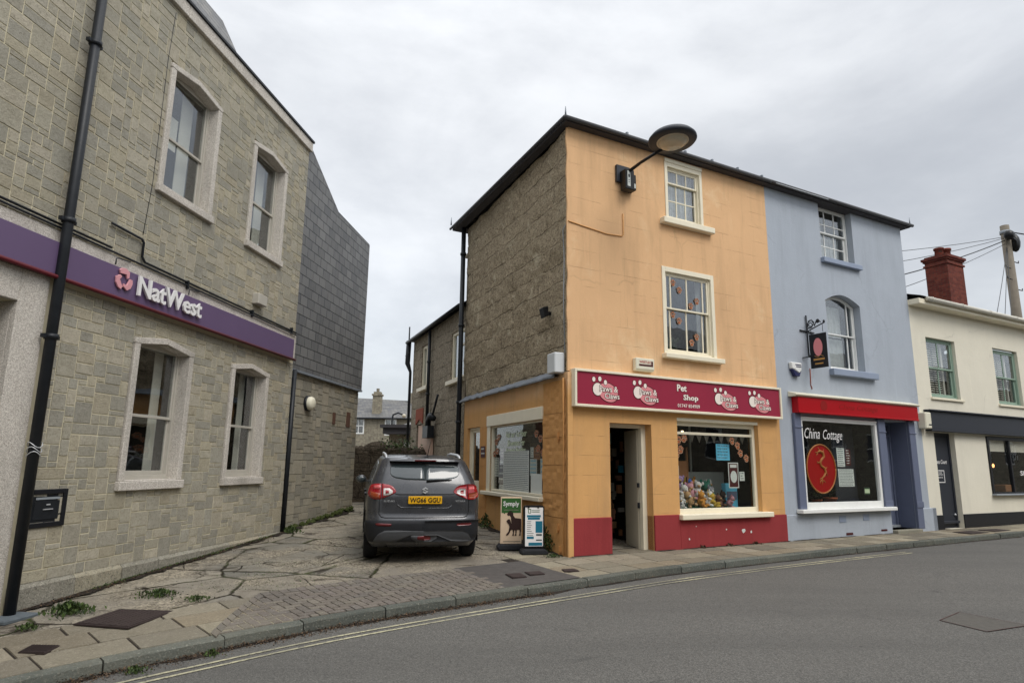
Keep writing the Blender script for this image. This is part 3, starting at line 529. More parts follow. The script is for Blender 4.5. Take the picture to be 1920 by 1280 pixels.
b=MB(); wall(b,-5.62,.035,-.3,3.10,HS,-.05); b.quad((-5.62,-.05,-.3),(-5.62,.1,-.3),(-5.62,.1,3.1),(-5.62,-.05,3.1)); b.quad((-5.62,-.05,3.1),(.035,-.05,3.1),(.035,.1,3.1),(-5.62,.1,3.1)); b.quad((.035,-.05,-.3),(.035,.05,-.3),(.035,.05,3.1),(.035,-.05,3.1)); b.build('shop_side_wall','orange_render',pet,frame=SA)
b=MB() # rough painted quoin stones
for j,(z0,z1) in enumerate(((-.2,.62),(.63,1.02),(1.03,1.5),(1.51,1.98),(1.99,2.4),(2.41,2.98))):
    x0=-.95 if z0<2.2 else -.93; n=14; 
    for i in range(n):
        for k in range(8):
            f=lambda u,z:(u,-.066-.014*noise.noise(Vector((u*9,j,z*9)))-.012*noise.noise(Vector((u*25,j,z*25))),z)
            a0,a1=x0+.012+(-.03-x0)*i/n,x0+.012+(-.03-x0)*(i+1)/n; c0,c1=z0+(z1-z0)*k/8,z0+(z1-z0)*(k+1)/8; b.smooth=True; b.quad(f(a0,c0),f(a1,c0),f(a1,c1),f(a0,c1))
b.build('quoin_stones','orange_rough',pet,frame=SA); b=MB()
for j,(z0,z1) in enumerate(((-.2,.55),(.56,1.0),(1.01,1.45),(1.46,1.9),(1.91,2.34))):
    b.smooth=False; b.box(-4.38,-3.92,-.062,-.04,z0,z1-.008)
b.build('pier_stones','orange_rough',pet,frame=SA)
# lead flashing over the side shopfront
b=MB(); n=60; b.smooth=True
for i in range(n):
    def P(i): 
        u=-5.75+5.5*i/n; k=.03*noise.noise(Vector((u*4,1,0))); return u,k
    (u0,k0),(u1,k1)=P(i),P(i+1); b.quad((u0,-.17-k0,3.06+k0),(u1,-.17-k1,3.06+k1),(u1,.02,3.20+k1),(u0,.02,3.20+k0)); b.quad((u0,-.17-k0,3.03+k0),(u1,-.17-k1,3.03+k1),(u1,-.17-k1,3.06+k1),(u0,-.17-k0,3.06+k0)); b.quad((u0,-.17-k0,3.03+k0),(u0,-.04,3.05),(u1,-.04,3.05),(u1,-.17-k1,3.03+k1))
b.build('lead_flashing','lead',pet,frame=SA)
# shell
b=MB(); b.quad((.6,5.75,-.3),(5.28,5.75,-.3),(5.28,5.75,7.7),(.6,5.75,7.7)); b.quad((5.28,.05,-.3),(5.28,5.75,-.3),(5.28,5.75,7.7),(5.28,.05,7.7)); b.box(.75,5.2,.3,5.7,3.2,3.4); b.box(.75,5.2,.3,5.7,5.8,5.95); b.quad((0.02,0.3,.012),(5.28,.3,.012),(5.28,5.7,.012),(.6,5.7,.012)); b.build('inner_walls','interior',pet)
# hipped roof and eaves
def bx(mb,p): pass
E1=(-.16,-.16);E4=(.28,6.15)
b=MB(); zr=7.83; b.add([(E1[0],E1[1],zr),(5.28,E1[1],zr),(5.28,2.9,8.85),(2.9,2.9,8.85),(E4[0],E4[1],zr),(5.28,E4[1],zr)],[(0,1,2,3),(0,3,4),(4,3,2,5)]); b.build('roof','slate_roof',pet)
b=MB(); b.prism([E1,(5.28,E1[1]),(5.28,.05),(.02,.05),(.5,5.8),(5.28,5.8),(5.28,E4[1]),E4],7.74,7.83,'z'); b.build('eaves','roof_felt',pet,bevel=.01)
b=MB(); b.tube([(-.20,-.20,7.79),(5.28,-.20,7.79)],.042,8); b.tube([(-.20,-.20,7.80),(.24,6.2,7.80)],.032,8); b.build('gutter','gutter_grey',pet)
b=MB(); b.tube([(-.16,-.16,7.83),(-.16,-.16,8.03)],[.02,.006],6); b.build('finial','lead',pet); b=MB(); b.tube([(.2,6.05,7.86),(.2,6.05,8.08)],[.02,.006],6); b.build('finial','lead',pet)
for k in range(0,6): simple('ridge_clip','lead',lambda b:b.box(1.2+k*.75,1.24+k*.75,-.24,-.18,7.81,7.855),pet)
# windows
simple('architrave','cream_paint',lambda b:b.frame(2.17,3.55,3.63,5.375,.085,-.02,.09,.10,.03),pet,.004); sash(pet,2.255,3.465,3.655,5.275,4.56,.03,'cream_paint',([.1,.5,.9],[]),([.1,.5,.9],[]),.04,.03,.03)
simple('window_sill','cream_paint',lambda b:b.box(2.12,3.66,-.13,.06,3.535,3.628),pet,.01); room(pet,2.1,3.6,3.55,5.45,.14,1.6,'interior_dark')
simple('curtain','curtain',lambda b:(b.box(3.3,3.42,.25,.27,3.7,5.3),b.box(2.28,2.36,.25,.27,3.7,5.3)),pet)
b=MB()
for k in range(40): b.ball((2.62+rng.uniform(-.17,.17),.3+rng.uniform(-.05,.1),3.7+rng.uniform(0,.32)),(.03,.01,.05),6)
b.build('pot_plant','leaf',None,'leafy plant behind the lower left pane of the first-floor shop window','plant',frame=PF,origin=(2.62,.3,3.7))
paws(pet,[(2.50,5.08,.1),(2.66,4.95,-.1),(2.95,4.66,0),(3.12,4.78,.1)],.042); paws(pet,[(2.50,4.44,.1),(2.66,4.33,-.1),(2.97,3.92,0),(3.11,4.05,.1)],.078)
simple('architrave','cream_paint',lambda b:(b.frame(2.33,3.35,6.38,7.62,.07,-.02,.09,.09,.03),b.box(2.33,3.35,-.035,.0,7.62,7.70)),pet,.004); sash(pet,2.40,3.28,6.41,7.53,7.21,.03,'cream_paint',([.333,.667],[]),([.333,.667],[.5]),.04,.024,.03)
simple('window_sill','cream_paint',lambda b:b.box(2.18,3.56,-.13,.06,6.255,6.378),pet,.012); room(pet,2.3,3.4,6.3,7.65,.14,1.2,'interior_light'); curtain(pet,2.4,2.9,6.42,7.55,.22); curtain(pet,2.88,3.3,6.42,7.55,.24)
# shop window front
a0,a1=2.43,4.62
simple('shop_window_frame','cream_paint',lambda b:(b.frame(a0,a1,.64,2.42,.07,.10,.17,.14,.09),b.box(a0+.07,a1-.07,.11,.16,2.115,2.165),b.box(a0,a1,-.0,.12,2.36,2.418)),pet,.004)
simple('pane','shop_glass',lambda b:b.box(a0+.05,a1-.05,.135,.14,.7,2.3),pet); simple('window_sill','cream_paint',lambda b:b.box(2.38,4.80,-.13,.14,.545,.642),pet,.012)
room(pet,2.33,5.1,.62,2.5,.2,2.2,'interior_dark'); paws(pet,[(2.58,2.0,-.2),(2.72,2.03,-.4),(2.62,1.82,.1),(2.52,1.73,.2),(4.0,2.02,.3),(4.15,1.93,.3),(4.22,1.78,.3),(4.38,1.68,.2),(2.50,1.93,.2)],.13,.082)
b=MB(); b.cur=0; b.box(2.35,4.7,.24,1.2,.60,.70); b.build('display_shelf','green_cloth',pet)
b=MB(); b.quad((2.34,1.25,.6),(4.9,1.25,.6),(4.9,1.25,1.40),(2.34,1.25,1.40)); b.box(3.2,3.23,1.2,1.24,.7,2.4); b.box(3.9,3.92,1.2,1.24,1.4,2.4); b.box(2.75,2.77,1.2,1.24,1.4,2.4); b.build('display_backing','paper',pet)
simple('lit_bulb','bulb_lit',lambda b:b.ball((3.12,.6,2.2),(.025,.025,.02),8),pet)
simple('display_board','cardboard',lambda b:(b.box(2.65,3.32,.70,.74,1.3,1.62),b.box(3.3,3.34,.7,.74,.75,1.9)),pet)
b=MB()
for k in range(11): x=2.6+k*.2; b.prism([(x,2.14),(x+.16,2.14),(x+.08,1.97)],.3,.303)
b.build('bunting','interior_light',None,'pale triangular bunting strung across the pet shop window','bunting',frame=PF,origin=(3.5,.3,2.14))
def tab(name,lab,cat,x0,x1,z0,z1,y,m1,m2,lines,fr=PF,seed=1,border=None):
    q=random.Random(seed); b=MB(); b.cur=0; b.box(x0,x1,y,y+.003,z0,z1); b.cur=1
    if border: b.box(x0+.02,x1-.02,y-.0012,y-.0002,z0+.02,z1-.02)
    else:
        for k in range(lines):
            z=z1-(k+.7)*(z1-z0)/(lines+.4); x=x0+.03
            while x<x1-.06:
                w_=q.uniform(.015,.06); b.box(x,min(x+w_,x1-.02),y-.0012,y-.0002,z,z+.35*(z1-z0)/(lines+1)); x+=w_+.012
    return b.build(name,[m1,m2],None,lab,cat,frame=fr,origin=((x0+x1)/2,y,z0))
tab('poster','bright blue notice in the pet shop front window','poster',3.62,3.99,1.64,1.96,.20,'blue_paper','paper_ink',5)
ps=tab('poster','framed black and white animal poster in the pet shop front window','poster',3.92,4.2,1.1,1.6,.19,'paper','dark_text',4,border=True)
b=MB(); b.disc(4.06,1.32,.09,.12,.184,.187,14); b.box(3.97,4.15,.184,.187,1.5,1.56); b.build('picture','paper',ps)
tab('poster','small square white sticker beside the framed poster','poster',4.24,4.38,1.24,1.42,.20,'paper','paper_ink',3)
tab('poster','small white notice at the left edge of the pet shop window','poster',2.47,2.62,1.30,1.52,.20,'paper','paper_ink',3)
# plush toys
TC=dict(dark=(.05,.03,.025),yellow=(.5,.33,.05),white=(.6,.58,.55),pink=(.5,.25,.28),tan=(.42,.26,.13),grey=(.25,.25,.27),orange=(.55,.25,.05),purple=(.3,.2,.35),brown=(.16,.08,.05),green=(.05,.22,.15),blue=(.05,.12,.4))
for k,v in TC.items(): PL('plush_'+k,v,.95,.2,20,.8,60,dist=.01)
def toy(x,y,z,s,c,lab,c2=None,rt=0):
    s*=1.0 if s>.3 else 1.45; b=MB(); q=random.Random(int(x*1000+z*77)); b.cur=0; b.ball((x,y,z+s*.5),(s*.42,s*.38,s*.5),10,.3); b.ball((x+q.uniform(-.1,.1)*s,y-s*.15,z+s*1.12),(s*.34,s*.32,s*.32),10,.2)
    for sx in (-1,1): b.ball((x+sx*s*.30,y-s*.05,z+s*1.4),(s*.12,s*.07,s*.16),8); b.ball((x+sx*s*.42,y-s*.22,z+s*.66),(s*.13,s*.2,s*.13),8); b.ball((x+sx*s*.3,y-s*.42,z+s*.14),(s*.16,s*.25,s*.14),8)
    b.cur=1; b.ball((x,y-s*.42,z+s*1.02),(s*.16,s*.12,s*.12),8)
    rz_=Matrix.Rotation(q.uniform(-.5,.5),3,'Y')@Matrix.Rotation(q.uniform(-.9,.9),3,'Z') if s<.3 else Matrix.Identity(3); c0=Vector((x,y,z+s*.3)); b.v=[tuple(c0+rz_@(Vector(p)-c0)) for p in b.v]
    b.build('plush_toy',['plush_'+c,'plush_'+(c2 or 'white')],None,lab,'plush toy','plush toys heaped in the pet shop window',frame=PF,origin=(x,y,z))
toy(2.85,.95,.75,.42,'dark','largest plush toy, a dark brown one in the pet shop window','brown'); toy(3.42,1.0,.80,.36,'yellow','big yellow plush toy behind the heap in the pet shop window','orange')
toy(3.86,.8,.72,.24,'green','green and yellow plush toy standing right of the heap','yellow')
for i,(x,y,z,s,c,d) in enumerate([(2.6,.5,.70,.14,'brown','brown plush toy at the left end of the shelf'),(2.72,.4,.70,.12,'grey','small grey plush toy on the green cloth'),(2.86,.42,.70,.12,'white','little white plush toy low on the left of the shelf'),(2.95,.55,.82,.17,'white','white plush toy piled against the dark one'),(2.98,.66,.98,.17,'purple','lilac plush toy high on the heap'),(3.12,.45,.74,.15,'tan','tan plush toy in the middle of the heap'),(3.22,.55,.86,.16,'pink','pink plush toy in the middle of the heap'),(3.36,.4,.72,.15,'orange','orange plush toy at the front of the heap'),(3.44,.6,.88,.16,'white','white plush toy below the yellow one'),(3.52,.42,.74,.15,'white','white and tan plush toy at the front of the shelf'),(3.66,.4,.70,.16,'yellow','mustard plush toy slumped at the front'),(3.72,.6,.82,.15,'grey','grey plush toy at the back right of the heap'),(3.9,.45,.70,.13,'brown','brown plush toy right of the mustard one'),(4.02,.55,.74,.14,'dark','dark plush toy at the right of the shelf'),(4.14,.42,.70,.12,'pink','rosy plush toy at the right end of the shelf')]): toy(x,y,z,s,c,d,'white' if i%2 else 'tan')
for (x,y,z,s,c,d) in [(2.62,.8,1.0,.15,'pink','pink plush toy high at the left edge of the display'),(3.14,.85,1.05,.16,'dark','black plush toy between the dark and yellow ones'),(3.65,.85,.95,.16,'orange','orange plush toy at the back of the heap'),(4.05,.9,.92,.15,'white','white plush toy at the back right of the display'),(2.76,.62,.9,.14,'yellow','small yellow plush toy in front of the big dark one'),(3.3,.75,1.02,.13,'blue','blue plush toy tucked under the yellow one')]: toy(x,y,z,s,c,d,'tan')
b=MB(); b.cur=0; b.box(4.15,4.48,.5,.62,.70,1.18); b.cur=1; b.box(4.17,4.46,.49,.5,.85,1.02); b.build('feed_bag',['blue_paper','blue_paint'],None,'blue and white feed bag at the right of the pet shop window','bag',frame=PF,origin=(4.3,.55,.7),bevel=.03)
# open door
simple('door_frame','cream_paint',lambda b:(b.box(1.70,1.80,.17,.27,.01,2.26),b.box(.85,.90,.17,.27,.01,2.26),b.box(.90,1.70,.17,.27,2.19,2.26)),pet,.004)
dr=MB(); ang=R(112); c_,s_=math.cos(ang),math.sin(ang)
def D(u,t,z): return (1.70-u*c_+t*s_*0-0, .27+u*s_+t, z)
dr.add([D(0,0,.03),D(.8,0,.03),D(.8,.045,.03),D(0,.045,.03),D(0,0,2.18),D(.8,0,2.18),D(.8,.045,2.18),D(0,.045,2.18)],[(0,3,2,1),(4,5,6,7),(0,1,5,4),(1,2,6,5),(2,3,7,6),(3,0,4,7)]); door=dr.build('door','cream_paint',pet,bevel=.004)
simple('handle','pipe_black',lambda b:(b.box(1.655,1.69,.24,.27,1.12,1.2),b.box(1.655,1.69,.24,.27,.75,.85)),door)
simple('opening_sign','navy_text',lambda b:b.add([D(.42,-.004,1.65),D(.66,-.004,1.65),D(.66,-.004,1.9),D(.42,-.004,1.9)],[(0,1,2,3)]),door); simple('letter_plate','paper',lambda b:b.add([D(.45,-.006,1.8),D(.62,-.006,1.8),D(.62,-.006,1.88),D(.45,-.006,1.88)],[(0,1,2,3)]),door)
q=random.Random(8)
for (x,z,s_) in ((4.02,.30,.055),(4.22,.27,.028),(3.55,.34,.016),(2.6,.2,.02),(2.78,.42,.012)):
    b=MB(); b.prism([(x+s_*(1+.4*q.uniform(-1,1))*math.cos(t*.7),z+s_*.8*(1+.4*q.uniform(-1,1))*math.sin(t*.7)) for t in range(9)],-.0365,-.03); b.build('paint_chip','paper',pet)
simple('door_step','granite_dark',lambda b:b.box(.853,1.797,-.02,.5,-.2,.022),pet,.01)
room(pet,.66,2.30,0.0,2.5,.33,3.0,'interior_dark')
b=MB(); q=random.Random(5)
for k in range(110): b.cur=q.randrange(5); x=.95+q.uniform(-.1,.25)+ .0; b.box(x,x+q.uniform(.08,.25),1.5+q.uniform(0,1),1.6+q.uniform(0,1)+.1,q.uniform(0,1.8),q.uniform(1.8,1.9)) if 0 else (lambda x_,y_,z_,a_,c_:b.box(x_,x_+a_,y_,y_+.06,z_,z_+c_))(1.35+q.uniform(0,.85),1.45+q.uniform(-.2,.6),q.uniform(.05,2.0),q.uniform(.04,.13),q.uniform(.06,.22))
b.build('shop_stock',['cardboard','plush_tan','interior_light','plush_brown','teal'],None,'jumbled pet goods on racks inside the open shop door','stock',kind='stuff',frame=PF,origin=(1.2,1.7,0))

# side shop window and door
simple('lintel','cream_paint',lambda b:b.box(-3.90,-.95,-.085,.0,2.335,2.575),pet,.01,frame=SA); simple('shop_window_frame','cream_paint',lambda b:b.frame(-3.72,-.97,.93,2.33,.05,-.02,.05,.03,.05),pet,.004,frame=SA); simple('mullion','cream_paint',lambda b:b.box(-3.90,-3.72,-.07,.05,.93,2.334),pet,.006,frame=SA)
simple('window_sill','cream_paint',lambda b:b.box(-4.05,-.91,-.16,.04,.85,.93),pet,.012,frame=SA); simple('pane','shop_glass',lambda b:b.box(-3.68,-1.01,.02,.025,.97,2.31),pet,frame=SA)
b=MB(); b.quad((-4.3,.7,.7),(-.5,.7,.7),(-.5,.7,2.6),(-4.3,.7,2.6)); b.quad((-4.3,.05,2.45),(-.5,.05,2.45),(-.5,.7,2.45),(-4.3,.7,2.45)); b.quad((-4.3,.05,.85),(-.5,.05,.85),(-.5,.7,.85),(-4.3,.7,.85)); b.quad((-4.3,.05,.7),(-4.3,.7,.7),(-4.3,.7,2.6),(-4.3,.05,2.6)); b.quad((-.5,.05,.7),(-.5,.7,.7),(-.5,.7,2.6),(-.5,.05,2.6)); b.build('room','interior_dark',pet,frame=SA)
simple('window_lettering','logo_green',lambda b:(b.text('Visit our 1st Floor',-2.95,2.06,.012,.13,1.1,.002,bold=.01,shear=.15,slope=-.0),b.text('Showroom For',-2.85,1.88,.012,.13,.9,.002,bold=.01,shear=.15),b.text('Amazing Bedding',-2.95,1.72,.012,.13,1.05,.002,bold=.01,shear=.15)),pet,frame=SA)
tab('poster','tall handwritten white poster filling the pet shop side window','poster',-3.05,-1.72,.98,1.78,.006,'paper','paper_ink',22,PS,4)
tab('poster','blank pale sheet pinned low at the right of the side window','poster',-1.62,-1.12,.97,1.34,.006,'paper','paper',2,PS,5)
tab('poster','brown cardboard sign near the top right of the side window','poster',-1.55,-1.25,1.6,1.83,.03,'cardboard','dark_text',3,PS,6)
tab('poster','pale blue leaflet right of the handwritten poster','poster',-1.72,-1.40,1.3,1.62,.03,'paper','blue_paper',4,PS,7)
tab('poster','white leaflet at the far right edge of the side window','poster',-1.24,-1.03,1.3,1.62,.03,'paper','blue_paper',3,PS,8)
tab('poster','long narrow white notice at the left edge of the side window','poster',-3.62,-3.38,1.25,1.65,.03,'paper','paper_ink',7,PS,9)
tab('poster','cluster card of black and white stickers left of the tall poster','poster',-3.36,-3.10,1.1,1.62,.03,'charcoal_paint','paper',4,PS,10)
tab('poster','small purple flyer at the upper left of the side window','poster',-3.32,-3.1,1.64,1.84,.03,'purple_panel','paper',3,PS,11)
b=MB()
for x,z in ((-3.42,2.0),(-3.3,2.08),(-3.45,1.8),(-3.58,1.72),(-1.35,2.05),(-1.22,1.95),(-1.3,1.75),(-1.12,1.68)): pass
for x,z in ((-3.5,1.98),(-3.36,2.08),(-3.44,1.78),(-3.6,1.72),(-1.38,2.08),(-1.2,1.98),(-1.3,1.80),(-1.1,1.72)):
    b=MB(); s=.075
    for u,v,r1,r2 in ((0,-.35,.62,.5),(-.62,.28,.26,.33),(-.22,.68,.26,.34),(.26,.68,.26,.34),(.64,.26,.26,.33)): b.cur=0; b.disc(x+u*s*1.6,z+v*s,r1*s*1.5,r2*s,.008,.009,12); b.cur=2; b.disc(x+u*s*1.6,z+v*s,r1*s*1.2,r2*s*.8,.006,.0075,12); b.cur=1; b.disc(x+u*s*1.6,z+v*s,r1*s*.8,r2*s*.5,.004,.0055,12)
    b.build('paw_sticker',['sticker','sticker_core','sticker_dark'],pet,frame=SA)
sd=simple('side_door','cream_paint',lambda b:(b.frame(-5.35,-4.42,0,2.37,.09,.02,.10,.05,.02),b.frame(-5.26,-4.51,.02,2.32,.07,.05,.09,.07,1.1)),pet,.004,frame=SA); simple('pane','window_glass',lambda b:b.box(-5.2,-4.56,.065,.07,1.1,2.27),pet,frame=SA)
b=MB(); b.quad((-5.35,.4,0),(-4.42,.4,0),(-4.42,.4,2.4),(-5.35,.4,2.4)); b.build('room','interior',pet,frame=SA)
tab('poster','white notice pinned just right of the tall poster near its top','poster',-1.70,-1.56,1.64,1.84,.03,'paper','paper_ink',4,PS,31)
tab('poster','pale sheet hanging at the left of the tall poster, low down','poster',-3.36,-3.1,.98,1.08,.03,'paper','paper_ink',2,PS,32)
tab('wall_plaque','small dark plaque between the side door and side window','plaque',-4.27,-3.99,1.66,1.91,-.075,'dark_text','paper',2,PS,12)
# copper-coloured cable and iron ties at the corner
b=MB(); b.tube([(-.06,-.09,-.02),(-.06,-.09,2.4),(-.06,-.09,3.0)],.011,6); b.build('cable','orange_rough',None,'painted vertical cable at the corner of the orange shop','cable',frame=PS,origin=(-.06,-.09,0))
b=MB()
for x,z in ((-.28,1.98),(-.3,.45),(-.22,.1)): b.box(x-.02,x+.02,-.10,-.07,z-.07,z+.07); b.box(x-.06,x+.05,-.095,-.075,z-.03,z-.01)
b.build('iron_tie','orange_rough',pet,frame=SA)
# pet shop sign
sg=thing('shop_sign','long maroon pet shop fascia board in a cream frame','sign',PF,(2.6,-.1,2.5))
simple('panel','maroon_panel',lambda b:b.box(.06,5.18,-.12,-.03,2.545,3.12),sg); simple('frame','cream_paint',lambda b:b.frame(.02,5.22,2.50,3.155,.045,-.15,-.0,.045,.045),sg,.006)
def sb(y,fn,m,nm='lettering'): b=MB(); fn(b); return b.build(nm,m,sg)
Y=-.1212
sb(Y,lambda b:(b.text('Pet',2.35,2.905,Y-.004,.13,.24,.002,bold=.03),b.text('Shop',2.50,2.715,Y-.004,.135,.38,.002,bold=.03),b.text('01747 854909',2.35,2.605,Y-.004,.065,.56,.002,bold=.008)),'logo_white')
sb(Y,lambda b:(b.text('Pet',2.345,2.90,Y-.001,.14,.25,.002,bold=.06),b.text('Shop',2.495,2.708,Y-.001,.148,.39,.002,bold=.06)),'dark_text','letter_outline')
for cx in (.62,1.52,3.55,4.50):
    cz=2.79; k=1.0 if cx<3 else 1.08
    def lg(b,y=Y):
        b.cur=2; b.disc(cx+.12*k,cz-.015,.235*k,.175,y-.0015,y,24,-.35); b.disc(cx-.11*k,cz+.03,.115*k,.125,y-.002,y,20)
        b.cur=0; b.disc(cx+.12*k,cz-.015,.22*k,.16,y-.003,y-.0016,24,-.35); b.cur=1; b.disc(cx-.11*k,cz+.03,.10*k,.11,y-.0045,y-.0022,20)
        for u,v in ((-.19,.2),(-.06,.215),(.06,.16)): b.cur=2; b.disc(cx+u*k,cz+v,.042*k,.052,y-.0032,y,14); b.cur=1; b.disc(cx+u*k,cz+v,.034*k,.043,y-.0048,y-.0033,14)
        for yy,bo,cur in ((y-.006,.07,2),(y-.0085,.012,1)):
            b.cur=cur; d=.006 if cur==2 else 0; b.text('Paws &',cx-.07*k-d,cz-.005-d,yy,.105+2*d,.40*k+2*d,.0016,bold=bo); b.text('Claws',cx+.04*k-d,cz-.125-d,yy,.10+2*d,.32*k+2*d,.0016,bold=bo)
    sb(Y,lg,['logo_pink','logo_white','dark_text'],'paw_logo')
# fittings on the pet shop
al=thing('alarm_box','cream alarm box above the maroon pet shop sign','alarm box',PF,(1.62,0,3.23)); simple('cover','plastic_cream',lambda b:b.prism([(-.10,3.47),(0,3.47),(0,3.23),(-.07,3.23),(-.10,3.27)],1.40,1.84,'x'),al,.012); simple('lettering','red_panel',lambda b:b.text('WESTLEC',1.48,3.375,-.101,.045,.28,.002,bold=.01),al); simple('label_strip','dark_text',lambda b:(b.box(1.47,1.80,-.1025,-.1005,3.32,3.355),b.box(1.76,1.80,-.1025,-.1005,3.356,3.42)),al)
jb=MB(); jb.box(-.40,-.09,-.24,-.04,3.09,3.45); jb.build('junction_box','box_white',None,'pale grey junction box at the corner above the flashing','junction box',frame=PS,origin=(-.3,-.04,3.09),bevel=.015)
b=MB(); b.tube([(-.13,-.02,3.45),(-.14,-.035,4.4),(-.12,-.03,5.2),(-.17,-.03,5.75),(-.02,-.02,5.86)],.010,6); b.build('cable','plastic_grey',None,'pale cable climbing the stone corner from the junction box','cable',frame=PS,origin=(-.13,-.02,3.45))
b=MB(); b.tube([(-.02,-.012,5.87),(.35,-.012,5.83),(.85,-.012,5.78),(1.2,-.012,5.80),(1.24,-.012,5.84),(1.24,-.012,6.26)],.010,6); b.build('cable','orange_rough',None,'painted cable looping across the orange wall to the lamp','cable',frame=PF,origin=(0,-.012,5.87))
fl=thing('floodlight','small black floodlight on the rough stone side wall','floodlight',PS,(-.75,0,4.25)); simple('housing','black_plastic',lambda b:b.prism([(-.20,4.39),(-.09,4.42),(-.08,4.24),(-.15,4.20)],-.85,-.66,'x'),fl,.01); simple('bracket','black_plastic',lambda b:b.box(-.80,-.72,-.14,.03,4.27,4.33),fl)
downpipe('drainpipe','black drainpipe down the back edge of the rough stone wall',PS,-5.80,-.14,.02,7.75,.062,(7.0,5.05,3.05,2.55))
# street lamp
la=thing('street_lamp','black round street lamp on an arm from the orange wall','street lamp',PF,(1.3,0,6.7))
simple('mounting_plate','charcoal_paint',lambda b:b.box(1.08,1.40,-.06,-.0,6.88,7.23),la,.006); simple('control_box','black_plastic',lambda b:(b.box(1.15,1.36,-.24,-.06,6.68,7.09),b.box(1.36,1.47,-.16,-.0,6.73,7.05)),la,.012); simple('label_sticker','paper',lambda b:(b.box(1.19,1.26,-.2415,-.2402,6.74,7.05),b.box(1.375,1.45,-.1615,-.1602,6.77,6.86)),la); simple('label_text','black_paint',lambda b:(b.box(1.21,1.245,-.243,-.2418,6.92,6.98),b.box(1.21,1.24,-.243,-.2418,6.82,6.83),b.box(1.21,1.24,-.243,-.2418,6.86,6.87)),la)
simple('arm','black_plastic',lambda b:b.tube([(1.25,-.15,7.05),(1.27,-.55,7.10),(1.3,-1.15,7.13)],[.035,.03,.028],10),la)
cx,cy,cz=1.31,-1.36,7.15; tl=Matrix.Rotation(R(-4),3,'X')
simple('lamp_head','charcoal_paint',lambda b:b.lathe([(.25,-.0),(.40,.0),(.425,.03),(.42,.06),(.37,.12),(.26,.175),(.11,.205),(0,.21)],(cx,cy,cz),40,rot=tl),la); simple('lamp_glass','lamp_glass',lambda b:(b.lathe([(.255,-.01),(.22,-.05),(.15,-.075),(0,-.09)],(cx,cy,cz),32,rot=tl),b.lathe([(.28,.0),(.26,-.02),(.245,-.0)],(cx,cy,cz),32,rot=tl)),la)
# ================================================================ blue house
bl=thing('blue_house','three-storey house painted pale blue with a restaurant below','building',PF,(7.9,0,0))
HB=[(7.13,8.37,6.38,7.75,.17),(7.12,8.40,3.74,5.57,.20),(5.89,8.58,.72,2.60,.12),(8.85,9.80,.14,2.64,.5)]
b=MB(); wall(b,5.28,10.43,-.3,7.74,HB); b.prism([(7.12,5.57),(7.12,5.36)]+[(7.12+1.28*t/12,5.36+.19*math.sin(math.pi*t/12)) for t in range(1,12)]+[(8.40,5.36),(8.40,5.57)],0.0005,.19); b.build('front_wall','blue_render',bl)
b=MB(); b.quad((10.43,0,-.3),(10.43,5.75,-.3),(10.43,5.75,7.72),(10.43,0,7.72)); b.quad((5.30,5.75,-.3),(10.43,5.75,-.3),(10.43,5.75,7.7),(5.30,5.75,7.7)); b.quad((5.285,.05,-.3),(5.285,5.75,-.3),(5.285,5.75,7.7),(5.285,.05,7.7)); b.quad((5.3,.05,3.2),(10.4,.05,3.2),(10.4,5.7,3.2),(5.3,5.7,3.2)); b.build('inner_walls','blue_render',bl)
b=MB(); b.box(5.281,8.84,-.02,.0,-.3,.56); b.build('painted_base','blue_render',bl,bevel=.012)
b=MB(); b.box(9.82,10.60,-.06,.0,-.3,.60); b.box(10.43,10.60,-.06,.4,-.3,.6); b.build('painted_base','blue_render',bl,bevel=.012)
simple('door_step','grey_cement',lambda b:b.box(8.84,9.82,-.14,.5,-.2,.14),bl,.012)
simple('air_vent','blue_trim',lambda b:(b.box(6.95,7.18,-.028,-.02,.36,.5),b.box(6.96,7.17,-.034,-.0285,.37,.40)),bl); simple('air_vent','blue_trim',lambda b:(b.box(7.78,8.0,-.028,-.02,.38,.52),b.box(7.79,7.99,-.034,-.0285,.39,.42)),bl); simple('air_vent','dark_text',lambda b:b.box(7.15,7.38,-.026,-.02,.09,.14),bl); simple('air_vent','dark_text',lambda b:b.box(8.4,8.62,-.026,-.02,.13,.17),bl)
E2=(10.75,-.30);E3=(10.75,6.15)
b=MB(); zr=7.83; b.add([(5.28,-.16,zr),(10.63,-.16,zr),(7.8,2.9,8.85),(5.28,2.9,8.85),(10.63,6.15,zr),(5.28,6.15,zr)],[(0,1,2,3),(1,4,2),(4,5,3,2)]); b.build('roof','slate_roof',bl)
b=MB(); b.prism([(5.284,-.16),(10.63,-.16),(10.63,6.15),(5.284,6.15)],7.74,7.83,'z'); b.build('eaves','roof_felt',bl,bevel=.01); b=MB(); b.tube([(5.28,-.20,7.79),(10.67,-.20,7.79)],.042,8); b.tube([(10.67,-.20,7.80),(10.67,6.2,7.80)],.032,8); b.build('gutter','gutter_grey',bl); simple('gutter_lining','plastic_grey',lambda b:b.tube([(5.4,-.24,7.76),(7.2,-.24,7.76)],.012,6),bl)
b=MB(); b.tube([(10.63,-.16,7.83),(10.63,-.16,8.03)],[.02,.006],6); b.build('finial','lead',bl)
sash(bl,7.14,8.36,6.39,7.74,7.12,.15,'white_paint',([.333,.667],[.35]),([.333,.667],[.5]),.04,.024,.035); simple('window_sill','blue_trim',lambda b:b.box(7.08,8.52,-.10,.14,6.26,6.38),bl,.01); room(bl,7.1,8.4,6.3,7.72,.3,1.4,'interior_light'); curtain(bl,7.2,8.3,6.45,7.1,.36,amp=.01); curtain(bl,7.2,7.7,7.1,7.7,.38,amp=.01)
